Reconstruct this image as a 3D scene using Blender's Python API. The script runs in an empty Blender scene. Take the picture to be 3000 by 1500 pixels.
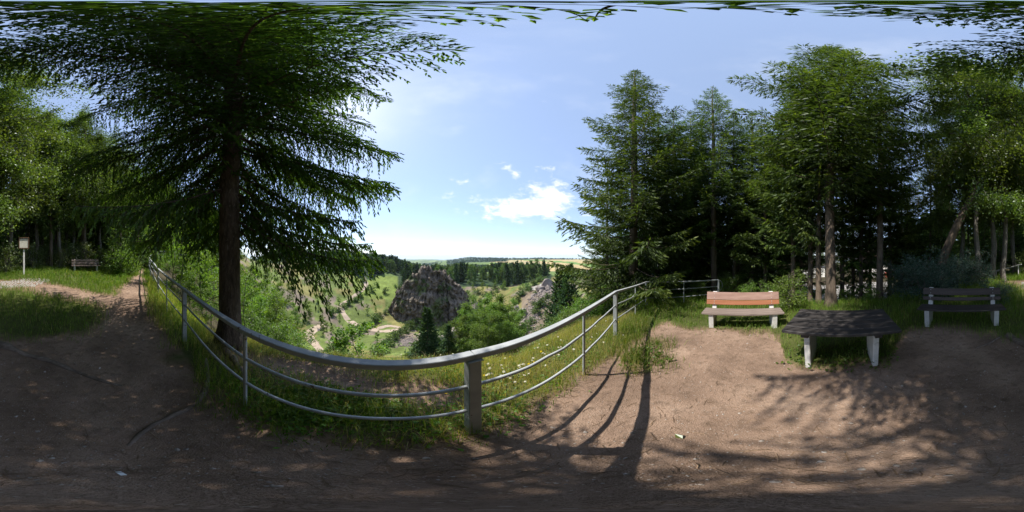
import bpy, bmesh, math
import numpy as np
from mathutils import Vector, Matrix

R = math.radians
SC = bpy.context.scene
COL = SC.collection
EYE = 1.65

# ------------------------------------------------------------------ camera
cam_d = bpy.data.cameras.new('camera')
cam_d.type = 'PANO'
try:
    cam_d.panorama_type = 'EQUIRECTANGULAR'
except Exception:
    cam_d.cycles.panorama_type = 'EQUIRECTANGULAR'
cam_d.clip_start = 0.02
cam_d.clip_end = 60000
cam = bpy.data.objects.new('camera', cam_d)
COL.objects.link(cam)
cam.location = (0, 0, EYE)
cam.rotation_euler = (R(90), 0, 0)
SC.camera = cam

# ------------------------------------------------------------------ sky and sun
SUN_AZ, SUN_EL = -58.8, 53.4
SKY_STRENGTH = 0.14
SUN_STRENGTH = 4.4
EXPOSURE = 0.86
SUN_DIR = Vector((math.sin(R(SUN_AZ)) * math.cos(R(SUN_EL)), math.cos(R(SUN_AZ)) * math.cos(R(SUN_EL)), math.sin(R(SUN_EL))))


def dirvec(az, el):
    return Vector((math.sin(R(az)) * math.cos(R(el)), math.cos(R(az)) * math.cos(R(el)), math.sin(R(el))))


class N:
    """small node helper"""
    def __init__(s, tree):
        s.t = tree

    def new(s, typ, **kw):
        n = s.t.nodes.new(typ)
        for k, v in kw.items():
            if k == 'inp':
                for i, val in v.items():
                    if hasattr(val, 'is_linked') or hasattr(val, 'links'):
                        s.t.links.new(val, n.inputs[i])
                    else:
                        n.inputs[i].default_value = val
            else:
                setattr(n, k, v)
        return n

    def link(s, a, b):
        s.t.links.new(a, b)

    def math(s, op, a, b=0.0, c=0.0, clamp=False):
        n = s.new('ShaderNodeMath', operation=op, inp={0: a, 1: b, 2: c})
        n.use_clamp = clamp
        return n.outputs[0]

    def mix(s, fac, a, b, blend='MIX'):
        n = s.t.nodes.new('ShaderNodeMix')
        n.data_type = 'RGBA'
        n.blend_type = blend
        for sock, val in ((n.inputs[0], fac), (n.inputs[6], a), (n.inputs[7], b)):
            if hasattr(val, 'links'):
                s.t.links.new(val, sock)
            else:
                sock.default_value = val if not isinstance(val, tuple) or len(val) == 4 else (*val, 1)
        return n.outputs[2]

    def ramp(s, fac, stops):
        n = s.t.nodes.new('ShaderNodeValToRGB')
        e = n.color_ramp.elements
        while len(e) < len(stops):
            e.new(0.5)
        for i, (p, c) in enumerate(stops):
            e[i].position = p
            e[i].color = (*c, 1) if len(c) == 3 else c
        s.t.links.new(fac, n.inputs[0])
        return n.outputs[0]

    def noise(s, vec, scale, detail=4, rough=0.55, dist=0.0):
        n = s.t.nodes.new('ShaderNodeTexNoise')
        n.inputs['Scale'].default_value = scale
        n.inputs['Detail'].default_value = detail
        n.inputs['Roughness'].default_value = rough
        n.inputs['Distortion'].default_value = dist
        if vec is not None:
            s.t.links.new(vec, n.inputs['Vector'])
        return n.outputs['Fac']


world = bpy.data.worlds.new('World')
SC.world = world
world.use_nodes = True
wt = world.node_tree
wt.nodes.clear()
w = N(wt)
w_out = w.new('ShaderNodeOutputWorld')
w_bg = w.new('ShaderNodeBackground')
w_bg.inputs['Strength'].default_value = SKY_STRENGTH
sky = w.new('ShaderNodeTexSky')
sky.sky_type = 'NISHITA'
sky.sun_disc = False
sky.sun_elevation = R(SUN_EL)
sky.sun_rotation = R(SUN_AZ)
sky.altitude = 500
sky.air_density = 1.0
sky.dust_density = 0.45
sky.ozone_density = 1.2
tc = w.new('ShaderNodeTexCoord')
vec = tc.outputs['Generated']
# clouds: noise thresholded inside soft patches round the directions in which clouds stand
stretch = w.new('ShaderNodeMapping', inp={0: vec})
stretch.inputs['Scale'].default_value = (1.0, 1.0, 1.9)
cn = w.noise(stretch.outputs[0], 11.0, 10, 0.66, 0.2)
cn2 = w.noise(stretch.outputs[0], 3.2, 5, 0.55, 0.0)
PATCHES = [  # azimuth, elevation, half width in azimuth, half width in elevation, amount
    (6.0, 17.0, 15.0, 4.2, 1.25), (13.0, 20.0, 9.0, 6.0, 1.2), (-7.0, 19.0, 7.0, 2.8, .85),
    (-22.0, 22.5, 3.8, 2.8, .80), (-18.5, 26.0, 3.0, 2.0, .72), (-1.0, 31.5, 3.6, 1.9, .62), (1.5, 28.5, 3.0, 1.6, .60),
    (11.0, 31.0, 3.6, 1.9, .66), (11.5, 55.0, 4.0, 1.5, .5), (141.0, 41.0, 4.0, 1.8, .72), (136.0, 39.5, 3.2, 1.3, .66),
    (-95.0, 42.0, 24.0, 12.0, .62), (-70.0, 52.0, 14.0, 9.0, .5), (-62.0, 24.0, 9.0, 7.0, .5),
    (112.0, 12.0, 16.0, 7.0, .85), (130.0, 14.0, 14.0, 7.0, .7)]
total = None
sep = w.new('ShaderNodeSeparateXYZ', inp={0: vec})
azn = w.math('MULTIPLY', w.math('ARCTAN2', sep.outputs[0], sep.outputs[1]), 180 / math.pi)
eln = w.math('MULTIPLY', w.math('ARCSINE', sep.outputs[2]), 180 / math.pi)
for (a, e, wa, we, amt) in PATCHES:
    da = w.math('DIVIDE', w.math('SUBTRACT', azn, a), wa)
    de = w.math('DIVIDE', w.math('SUBTRACT', eln, e), we)
    r2 = w.math('ADD', w.math('MULTIPLY', da, da), w.math('MULTIPLY', de, de))
    g = w.math('MULTIPLY', w.math('EXPONENT', w.math('MULTIPLY', r2, -0.8)), amt)
    total = g if total is None else w.math('MAXIMUM', total, g)
cl = w.math('ADD', w.math('MULTIPLY', total, 0.62), w.math('MULTIPLY', w.math('SUBTRACT', cn, 0.5), 1.7))
cmask = w.new('ShaderNodeMapRange', interpolation_type='SMOOTHSTEP', inp={0: cl, 1: 0.22, 2: 0.76, 3: 0.0, 4: 0.95}).outputs[0]
cmask = w.math('MULTIPLY', cmask, w.new('ShaderNodeMapRange', inp={0: total, 1: 0.02, 2: 0.2}).outputs[0])
wisp = w.new('ShaderNodeMapRange', interpolation_type='SMOOTHSTEP', inp={0: cn2, 1: 0.5, 2: 0.85, 3: 0.0, 4: 0.22}).outputs[0]
cmask = w.math('MAXIMUM', cmask, wisp)
ccol = w.mix(w.new('ShaderNodeMapRange', inp={0: cn, 1: 0.35, 2: 0.65}).outputs[0], (4.3, 4.6, 5.1), (5.4, 5.45, 5.55))
skyc = w.mix(0.5, w.mix(1.0, sky.outputs[0], (1.0, 1.02, 1.10), 'MULTIPLY'), (2.35, 2.95, 4.05))
w.link(w.mix(cmask, skyc, ccol), w_bg.inputs[0])
w.link(w_bg.outputs[0], w_out.inputs[0])

sun_d = bpy.data.lights.new('sun', 'SUN')
sun_d.energy = SUN_STRENGTH
sun_d.angle = R(0.53)
sun_d.color = (1.0, 0.95, 0.86)
sun = bpy.data.objects.new('sun', sun_d)
COL.objects.link(sun)
sun.location = (0, 0, 60)
sun.rotation_euler = (-SUN_DIR).to_track_quat('-Z', 'Y').to_euler()

SC.render.engine = 'CYCLES'
SC.view_settings.view_transform = 'Standard'
SC.view_settings.look = 'None'
SC.view_settings.gamma = 1
SC.view_settings.use_curve_mapping = False
SC.view_settings.exposure = EXPOSURE
SC.cycles.use_denoising = True
SC.cycles.max_bounces = 8
SC.cycles.diffuse_bounces = 5
SC.cycles.transmission_bounces = 4
SC.cycles.volume_bounces = 1
SC.cycles.transparent_max_bounces = 4
SC.cycles.sample_clamp_indirect = 6

# ------------------------------------------------------------------ helpers
rng = np.random.default_rng(7)


def vnoise(x, y, seed=0):
    x = np.asarray(x, float); y = np.asarray(y, float)
    xi = np.floor(x).astype(np.int64); yi = np.floor(y).astype(np.int64)
    fx = x - xi; fy = y - yi
    fx = fx * fx * (3 - 2 * fx); fy = fy * fy * (3 - 2 * fy)

    def h(a, b):
        n = (a * 374761393 + b * 668265263 + seed * 1442695041) & 0x7fffffff
        n = ((n ^ (n >> 13)) * 1274126177) & 0x7fffffff
        n = n ^ (n >> 16)
        return (n & 0xffff) / 65535.0
    return ((h(xi, yi) * (1 - fx) + h(xi + 1, yi) * fx) * (1 - fy) + (h(xi, yi + 1) * (1 - fx) + h(xi + 1, yi + 1) * fx) * fy)


def fbm(x, y, seed=0, oct=4):
    s = 0; a = 0.5; t = 0
    for k in range(oct):
        s = s + a * vnoise(x * 2 ** k, y * 2 ** k, seed + 17 * k); t += a; a *= 0.5
    return s / t


class MB:
    def __init__(s):
        s.v = []; s.f = []; s.t = []; s.m = []; s.n = 0

    def add(s, v, f, tint=0.5, mat=0):
        v = np.asarray(v, float).reshape(-1, 3); f = np.asarray(f, np.int64)
        s.v.append(v); s.f.append(f + s.n); s.n += len(v)
        t = np.broadcast_to(np.asarray(tint, float), (len(f),)) if np.ndim(tint) == 0 else np.asarray(tint, float)
        s.t.append(t); s.m.append(np.full(len(f), mat))

    def mesh(s, name, mats, smooth=False):
        me = bpy.data.meshes.new(name)
        v = np.concatenate(s.v)
        idx = np.concatenate([f.ravel() for f in s.f])
        tot = np.concatenate([np.full(len(f), f.shape[1]) for f in s.f])
        start = np.concatenate([[0], np.cumsum(tot)[:-1]])
        me.vertices.add(len(v)); me.vertices.foreach_set('co', v.ravel().astype(np.float32))
        me.loops.add(len(idx)); me.loops.foreach_set('vertex_index', idx.astype(np.int32))
        me.polygons.add(len(tot)); me.polygons.foreach_set('loop_start', start.astype(np.int32))
        me.polygons.foreach_set('material_index', np.concatenate(s.m).astype(np.int32))
        me.polygons.foreach_set('use_smooth', np.full(len(tot), bool(smooth)))
        me.update(calc_edges=True)
        a = me.attributes.new('tint', 'FLOAT', 'FACE')
        a.data.foreach_set('value', np.concatenate(s.t).astype(np.float32))
        for m in (mats if isinstance(mats, (list, tuple)) else [mats]):
            me.materials.append(m)
        return me

    def build(s, name, mats, parent=None, smooth=False):
        return link(name, s.mesh(name, mats, smooth), parent)


def link(name, me, parent=None):
    o = bpy.data.objects.new(name, me)
    COL.objects.link(o)
    if parent is not None:
        o.parent = parent
    return o


def tag(o, label=None, cat=None, group=None, kind=None):
    if label: o['label'] = label
    if cat: o['category'] = cat
    if group: o['group'] = group
    if kind: o['kind'] = kind
    return o


def empty(name, loc, rz=0.0):
    o = bpy.data.objects.new(name, None)
    COL.objects.link(o)
    o.location = loc
    o.rotation_euler = (0, 0, rz)
    o.empty_display_size = 0.2
    return o


def copy_tree(o, parent=None):
    c = o.copy()
    COL.objects.link(c)
    c.parent = parent
    for ch in list(o.children):
        copy_tree(ch, c)
    return c


def tube(mb, pts, rad, k=8, tint=0.5, mat=0, cap=True):
    pts = np.asarray(pts, float); n = len(pts)
    rad = np.broadcast_to(np.asarray(rad, float), (n,))
    t = np.gradient(pts, axis=0); t /= np.linalg.norm(t, axis=1)[:, None] + 1e-9
    up = np.where(np.abs(t[:, 2:3]) > 0.9, np.array([[1.0, 0, 0]]), np.array([[0, 0, 1.0]]))
    if abs(t[:, 2]).max() > 0.9 and abs(t[:, 2]).min() > 0.5:
        up = np.tile([[1.0, 0, 0]], (n, 1))
    e1 = np.cross(t, up); e1 /= np.linalg.norm(e1, axis=1)[:, None] + 1e-9
    e2 = np.cross(t, e1)
    a = np.linspace(0, 2 * np.pi, k, endpoint=False)
    ring = pts[:, None] + rad[:, None, None] * (np.cos(a)[None, :, None] * e1[:, None] + np.sin(a)[None, :, None] * e2[:, None])
    i = np.arange(n - 1)[:, None] * k; j = np.arange(k)[None]; j2 = (j + 1) % k
    f = np.stack([i + j, i + k + j, i + k + j2, i + j2], -1).reshape(-1, 4)
    mb.add(ring.reshape(-1, 3), f, tint, mat)
    if cap:
        v0 = np.vstack([ring[-1], pts[-1:]]); jj = np.arange(k)
        mb.add(v0, np.stack([jj, np.full(k, k), (jj + 1) % k], -1)[:, ::-1], tint, mat)
        v0 = np.vstack([ring[0], pts[:1]])
        mb.add(v0, np.stack([jj, np.full(k, k), (jj + 1) % k], -1), tint, mat)


def box_mesh(name, size, mat, bevel=0.004, taper=None):
    """bevelled box centred at origin; taper = (sx, sy) scale of the bottom face"""
    bm = bmesh.new()
    bmesh.ops.create_cube(bm, size=1)
    for v in bm.verts:
        s = taper if taper and v.co.z < 0 else (1, 1)
        v.co = Vector((v.co.x * size[0] * s[0], v.co.y * size[1] * s[1], v.co.z * size[2]))
    if bevel > 0:
        bmesh.ops.bevel(bm, geom=list(bm.edges), offset=bevel, segments=1, affect='EDGES')
    me = bpy.data.meshes.new(name)
    bm.to_mesh(me); bm.free()
    me.materials.append(mat)
    return me


def box(name, size, loc, mat, parent=None, rot=(0, 0, 0), bevel=0.004, taper=None):
    o = link(name, box_mesh(name, size, mat, bevel, taper), parent)
    o.location = loc
    o.rotation_euler = rot
    return o


# ------------------------------------------------------------------ materials
def new_mat(name):
    m = bpy.data.materials.new(name)
    m.use_nodes = True
    t = m.node_tree
    t.nodes.clear()
    n = N(t)
    out = n.new('ShaderNodeOutputMaterial')
    return m, n, out


def bump(n, height, strength, dist):
    b = n.new('ShaderNodeBump', inp={'Height': height})
    b.inputs['Strength'].default_value = strength
    b.inputs['Distance'].default_value = dist
    return b.outputs[0]


def surf_mat(name, c1, c2, scale, rough=0.85, detail=5, bumps=0.3, bdist=0.01, c3=None, scale3=None, thr3=(0.55, 0.7), stretch=None, spec=0.3, bscale=None):
    m, n, out = new_mat(name)
    tcn = n.new('ShaderNodeTexCoord')
    vec = tcn.outputs['Object']
    if stretch:
        mp = n.new('ShaderNodeMapping', inp={0: vec}); mp.inputs['Scale'].default_value = stretch
        vec = mp.outputs[0]
    f = n.noise(vec, scale, detail, 0.6)
    col = n.ramp(f, [(0.28, c1), (0.72, c2)])
    if c3:
        f3 = n.noise(vec, scale3, 5, 0.65)
        k = n.new('ShaderNodeMapRange', inp={0: f3, 1: thr3[0], 2: thr3[1]}).outputs[0]
        col = n.mix(k, col, c3)
    p = n.new('ShaderNodeBsdfPrincipled')
    n.link(col, p.inputs['Base Color'])
    p.inputs['Roughness'].default_value = rough
    p.inputs['Specular IOR Level'].default_value = spec
    fb = n.noise(vec, bscale or scale * 3, 6, 0.65)
    n.link(bump(n, fb, bumps, bdist), p.inputs['Normal'])
    n.link(p.outputs[0], out.inputs[0])
    return m


def leaf_mat(name, c_lo, c_mid, c_hi, trans=0.35, gloss=0.08, rough=0.45):
    """foliage: colour from a per-face tint and a per-plant random; lets light through"""
    m, n, out = new_mat(name)
    at = n.new('ShaderNodeAttribute'); at.attribute_name = 'tint'
    oi = n.new('ShaderNodeObjectInfo')
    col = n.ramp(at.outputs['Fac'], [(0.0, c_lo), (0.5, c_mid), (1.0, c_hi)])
    hsv = n.new('ShaderNodeHueSaturation', inp={'Color': col})
    n.link(n.math('ADD', n.math('MULTIPLY', oi.outputs['Random'], 0.03), 0.485), hsv.inputs['Hue'])
    n.link(n.math('ADD', n.math('MULTIPLY', oi.outputs['Random'], 0.5), 0.75), hsv.inputs['Value'])
    col = hsv.outputs[0]
    d = n.new('ShaderNodeBsdfDiffuse', inp={'Color': col})
    tcol = n.mix(1.0, col, (1.55, 1.65, 0.55), 'MULTIPLY')
    tr = n.new('ShaderNodeBsdfTranslucent', inp={'Color': tcol})
    mx = n.new('ShaderNodeMixShader', inp={0: trans, 1: d.outputs[0], 2: tr.outputs[0]})
    gl = n.new('ShaderNodeBsdfGlossy', inp={'Roughness': rough})
    gl.inputs['Color'].default_value = (0.9, 0.95, 1, 1)
    mx2 = n.new('ShaderNodeMixShader', inp={0: gloss, 1: mx.outputs[0], 2: gl.outputs[0]})
    n.link(mx2.outputs[0], out.inputs[0])
    return m


M = {}
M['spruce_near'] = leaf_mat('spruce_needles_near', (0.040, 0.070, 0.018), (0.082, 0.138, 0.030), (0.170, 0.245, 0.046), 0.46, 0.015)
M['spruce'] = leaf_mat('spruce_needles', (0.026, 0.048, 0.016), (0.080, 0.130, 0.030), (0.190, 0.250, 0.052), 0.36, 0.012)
M['spruce_far'] = leaf_mat('spruce_needles_valley', (0.026, 0.052, 0.026), (0.045, 0.082, 0.036), (0.075, 0.115, 0.044), 0.25, 0.01)
M['birch_leaf'] = leaf_mat('birch_leaves', (0.060, 0.098, 0.022), (0.105, 0.155, 0.034), (0.165, 0.215, 0.055), 0.42, 0.04, 0.4)
M['leaf'] = leaf_mat('bright_leaves', (0.070, 0.125, 0.020), (0.120, 0.200, 0.030), (0.195, 0.275, 0.048), 0.45, 0.02)
M['far_leaf'] = leaf_mat('valley_leaves', (0.060, 0.100, 0.034), (0.092, 0.142, 0.045), (0.135, 0.185, 0.055), 0.32, 0.01)
M['quarry_birch'] = leaf_mat('quarry_birch_leaves', (0.085, 0.140, 0.035), (0.130, 0.195, 0.045), (0.185, 0.250, 0.060), 0.42, 0.01)
M['juniper'] = leaf_mat('juniper_needles', (0.026, 0.052, 0.038), (0.046, 0.085, 0.062), (0.075, 0.115, 0.080), 0.2, 0.02)
M['grass'] = leaf_mat('grass_blades', (0.065, 0.125, 0.016), (0.150, 0.225, 0.030), (0.46, 0.35, 0.17), 0.45, 0.015)
M['petal'] = leaf_mat('flower_petals', (0.75, 0.74, 0.70), (0.80, 0.80, 0.76), (0.75, 0.58, 0.03), 0.3, 0.0)
M['weed'] = leaf_mat('weed_leaves', (0.050, 0.105, 0.016), (0.090, 0.165, 0.026), (0.140, 0.220, 0.036), 0.4, 0.015)

M['bark'] = surf_mat('spruce_bark', (0.040, 0.028, 0.021), (0.165, 0.118, 0.090), 17, 0.95, 8, 1.0, 0.05, (0.23, 0.19, 0.155), 30, (0.56, 0.70), stretch=(1, 1, 0.30), bscale=26)
M['bark_mid'] = surf_mat('woodland_bark', (0.060, 0.045, 0.034), (0.185, 0.140, 0.105), 7, 0.95, 6, 0.8, 0.03, stretch=(1, 1, 0.25))
M['bark_grey'] = surf_mat('grey_bark', (0.075, 0.066, 0.055), (0.24, 0.215, 0.185), 8, 0.9, 6, 0.8, 0.03, (0.05, 0.045, 0.04), 5, (0.6, 0.68), stretch=(1, 1, 0.35))
M['concrete'] = surf_mat('painted_concrete', (0.46, 0.445, 0.42), (0.62, 0.605, 0.575), 5, 0.9, 7, 0.5, 0.006, (0.20, 0.17, 0.13), 7, (0.60, 0.76))
M['wood_dark'] = surf_mat('dark_stained_wood', (0.024, 0.019, 0.017), (0.058, 0.046, 0.042), 5, 0.6, 7, 0.35, 0.003, (0.20, 0.165, 0.125), 6.5, (0.62, 0.70), stretch=(0.35, 6, 6), spec=0.35)
M['wood_table'] = surf_mat('worn_table_wood', (0.032, 0.028, 0.027), (0.046, 0.040, 0.038), 4, 0.6, 7, 0.15, 0.001, (0.14, 0.12, 0.095), 4.5, (0.66, 0.80), stretch=(0.45, 3, 3), spec=0.35)
M['wood_dark_new'] = surf_mat('dark_painted_wood', (0.036, 0.025, 0.021), (0.080, 0.058, 0.048), 4, 0.6, 6, 0.25, 0.002, (0.13, 0.10, 0.08), 5, (0.72, 0.8), stretch=(0.35, 6, 6), spec=0.35)
M['wood_grey'] = surf_mat('weathered_wood', (0.11, 0.082, 0.068), (0.27, 0.215, 0.185), 5, 0.85, 7, 0.5, 0.004, (0.065, 0.045, 0.038), 8, (0.58, 0.7), stretch=(0.3, 7, 7))
M['wood_pink'] = surf_mat('weathered_pink_wood', (0.23, 0.135, 0.105), (0.36, 0.235, 0.19), 4, 0.8, 6, 0.3, 0.003, (0.12, 0.07, 0.055), 3.0, (0.66, 0.78), stretch=(0.6, 4, 4))
M['wood_orange'] = surf_mat('orange_stained_wood', (0.25, 0.095, 0.045), (0.35, 0.145, 0.072), 4, 0.55, 6, 0.2, 0.002, (0.20, 0.075, 0.03), 5, (0.6, 0.75), stretch=(0.35, 5, 5))
M['frame_brown'] = surf_mat('brown_frame_wood', (0.10, 0.055, 0.03), (0.17, 0.10, 0.055), 6, 0.7)
M['white_paint'] = surf_mat('white_post_paint', (0.50, 0.49, 0.46), (0.66, 0.65, 0.62), 8, 0.7, 5, 0.2, 0.002, (0.30, 0.28, 0.24), 7, (0.66, 0.78))
M['steel_bolt'] = surf_mat('bolt_steel', (0.35, 0.34, 0.33), (0.5, 0.49, 0.47), 20, 0.4)
M['tile_brown'] = surf_mat('brown_roof_tiles', (0.075, 0.045, 0.038), (0.14, 0.085, 0.07), 3, 0.8)
M['plaster'] = surf_mat('pale_plaster', (0.56, 0.54, 0.50), (0.70, 0.68, 0.64), 1.5, 0.9)
M['slate'] = surf_mat('dark_slate', (0.045, 0.047, 0.052), (0.09, 0.092, 0.10), 2, 0.7)
M['glass'] = surf_mat('window_glass', (0.02, 0.025, 0.03), (0.04, 0.05, 0.06), 2, 0.1, 2, 0.0, 0.001, spec=0.8)
M['rock'] = surf_mat('porphyry_rock', (0.075, 0.060, 0.046), (0.255, 0.200, 0.150), 0.45, 0.92, 9, 1.0, 0.5, (0.105, 0.125, 0.040), 0.14, (0.54, 0.62), bscale=1.1)
M['scree'] = surf_mat('scree_stone', (0.15, 0.12, 0.105), (0.30, 0.255, 0.225), 1.0, 0.92, 8, 0.6, 0.1)
M['stone'] = surf_mat('pebble_stone', (0.17, 0.135, 0.115), (0.42, 0.37, 0.32), 30, 0.9)
M['cobble'] = surf_mat('granite_cobble', (0.20, 0.185, 0.165), (0.38, 0.355, 0.32), 12, 0.85)
M['root'] = surf_mat('root_bark', (0.09, 0.065, 0.05), (0.22, 0.17, 0.135), 10, 0.9, 6, 0.7, 0.01, stretch=(0.5, 2, 2))
M['twig'] = surf_mat('dry_twig', (0.10, 0.065, 0.045), (0.27, 0.18, 0.11), 5, 0.9)
M['paper'] = surf_mat('white_paper', (0.72, 0.74, 0.76), (0.8, 0.81, 0.82), 5, 0.8, 3, 0.05, 0.001)
M['car_paint'] = surf_mat('silver_car_paint', (0.42, 0.43, 0.44), (0.46, 0.47, 0.48), 3, 0.25, 2, 0.0, 0.001, spec=0.6)
M['rubber'] = surf_mat('tyre_rubber', (0.015, 0.015, 0.016), (0.03, 0.03, 0.03), 9, 0.85)
M['lamp_glass'] = surf_mat('lamp_glass', (0.55, 0.56, 0.57), (0.7, 0.71, 0.72), 9, 0.15)
M['turquoise'] = surf_mat('turquoise_canvas', (0.02, 0.36, 0.36), (0.04, 0.46, 0.45), 3, 0.7)
M['orange_paint'] = surf_mat('orange_paint', (0.55, 0.16, 0.04), (0.62, 0.2, 0.06), 3, 0.6)
M['red_paint'] = surf_mat('faded_red_paint', (0.50, 0.12, 0.08), (0.58, 0.18, 0.12), 3, 0.6)


def railing_mat():
    m, n, out = new_mat('grey_railing_paint')
    tcn = n.new('ShaderNodeTexCoord')
    v = tcn.outputs['Object']
    f = n.noise(v, 6, 4)
    col = n.ramp(f, [(0.3, (0.29, 0.305, 0.315)), (0.7, (0.40, 0.415, 0.42))])
    sp = n.noise(v, 34, 5, 0.7)
    big = n.noise(v, 2.6, 3, 0.5)
    k = n.math('ADD', sp, n.math('MULTIPLY', n.math('SUBTRACT', big, 0.5), 0.55))
    rust = n.new('ShaderNodeMapRange', inp={0: k, 1: 0.665, 2: 0.70}).outputs[0]
    col = n.mix(rust, col, (0.085, 0.040, 0.024))
    p = n.new('ShaderNodeBsdfPrincipled')
    n.link(col, p.inputs['Base Color'])
    p.inputs['Roughness'].default_value = 0.68
    p.inputs['Specular IOR Level'].default_value = 0.25
    n.link(bump(n, n.noise(v, 60, 3), 0.3, 0.003), p.inputs['Normal'])
    n.link(p.outputs[0], out.inputs[0])
    return m


M['railing'] = railing_mat()


def panel_mat():
    """pale notice sheet with faint rows of unreadable print"""
    m, n, out = new_mat('notice_sheet')
    tcn = n.new('ShaderNodeTexCoord')
    v = tcn.outputs['Object']
    wv = n.new('ShaderNodeTexWave', wave_type='BANDS', bands_direction='Z', inp={'Vector': v})
    wv.inputs['Scale'].default_value = 5.5
    wv.inputs['Distortion'].default_value = 0.3
    wd = n.noise(v, 26, 2, 0.5)
    k = n.math('MULTIPLY', n.new('ShaderNodeMapRange', inp={0: wv.outputs['Fac'], 1: 0.72, 2: 0.9}).outputs[0],
               n.new('ShaderNodeMapRange', inp={0: wd, 1: 0.42, 2: 0.55, 4: 0.5}).outputs[0])
    col = n.mix(k, n.ramp(n.noise(v, 4, 4), [(0.3, (0.50, 0.48, 0.41)), (0.7, (0.58, 0.56, 0.49))]), (0.25, 0.24, 0.20))
    p = n.new('ShaderNodeBsdfPrincipled')
    n.link(col, p.inputs['Base Color'])
    p.inputs['Roughness'].default_value = 0.5
    n.link(p.outputs[0], out.inputs[0])
    return m


M['panel'] = panel_mat()


def dirt_mat():
    m, n, out = new_mat('trodden_earth')
    tcn = n.new('ShaderNodeTexCoord')
    v = tcn.outputs['Object']
    f1 = n.noise(v, 1.1, 5, 0.6)
    f2 = n.noise(v, 9, 6, 0.65)
    f3 = n.noise(v, 90, 4, 0.7)
    col = n.ramp(f1, [(0.25, (0.125, 0.083, 0.060)), (0.5, (0.265, 0.180, 0.130)), (0.75, (0.390, 0.278, 0.205))])
    col = n.mix(n.new('ShaderNodeMapRange', inp={0: f2, 1: 0.50, 2: 0.72, 4: 0.8}).outputs[0], col, (0.115, 0.078, 0.055))
    vo = n.new('ShaderNodeTexVoronoi', inp={'Vector': v})
    vo.inputs['Scale'].default_value = 75
    peb = n.math('LESS_THAN', vo.outputs['Distance'], 0.27)
    pr = n.new('ShaderNodeSeparateColor', inp={0: vo.outputs['Color']})
    pk = n.math('MULTIPLY', peb, n.new('ShaderNodeMapRange', inp={0: pr.outputs[0], 1: 0.55, 2: 1.0, 4: 0.8}).outputs[0])
    col = n.mix(pk, col, (0.47, 0.38, 0.31))
    col = n.mix(n.new('ShaderNodeMapRange', inp={0: f3, 1: 0.52, 2: 0.68, 4: 0.55}).outputs[0], col, (0.115, 0.075, 0.05))
    p = n.new('ShaderNodeBsdfPrincipled')
    n.link(col, p.inputs['Base Color'])
    p.inputs['Roughness'].default_value = 0.95
    p.inputs['Specular IOR Level'].default_value = 0.15
    h = n.math('ADD', n.math('MULTIPLY', f3, 0.5), n.math('ADD', f2, n.math('MULTIPLY', pk, 0.8)))
    n.link(bump(n, h, 0.9, 0.03), p.inputs['Normal'])
    n.link(p.outputs[0], out.inputs[0])
    return m


def ground_mat():
    """soil and ground cover; the cover attribute carries what grows or lies there"""
    m, n, out = new_mat('ground_cover')
    tcn = n.new('ShaderNodeTexCoord')
    v = tcn.outputs['Object']
    at = n.new('ShaderNodeAttribute'); at.attribute_name = 'cover'
    cam_f = n.noise(v, 6, 6, 0.7)
    mid_f = n.noise(v, 0.35, 6, 0.65)
    far_f = n.noise(v, 0.03, 6, 0.65)
    k = n.math('ADD', n.math('MULTIPLY', cam_f, 0.4), n.math('ADD', n.math('MULTIPLY', mid_f, 0.4), n.math('MULTIPLY', far_f, 0.35)))
    br = n.new('ShaderNodeMapRange', inp={0: k, 1: 0.40, 2: 0.75, 3: 0.45, 4: 1.65}).outputs[0]
    cb = n.new('ShaderNodeCombineColor', inp={0: br, 1: br, 2: n.math('MULTIPLY', br, 0.95)})
    col = n.mix(1.0, at.outputs['Color'], cb.outputs[0], 'MULTIPLY')
    p = n.new('ShaderNodeBsdfPrincipled')
    n.link(col, p.inputs['Base Color'])
    p.inputs['Roughness'].default_value = 0.95
    p.inputs['Specular IOR Level'].default_value = 0.1
    n.link(bump(n, n.math('ADD', cam_f, n.math('MULTIPLY', mid_f, 3.0)), 0.8, 0.08), p.inputs['Normal'])
    n.link(p.outputs[0], out.inputs[0])
    return m


M['dirt'] = dirt_mat()
M['ground'] = ground_mat()
M['gravel'] = surf_mat('pale_gravel', (0.21, 0.195, 0.175), (0.32, 0.30, 0.27), 1.5, 0.95, 8, 0.3, 0.01)
M['sand_track'] = surf_mat('sandy_track', (0.27, 0.205, 0.15), (0.40, 0.32, 0.25), 0.6, 0.95, 8, 0.3, 0.01)

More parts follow.
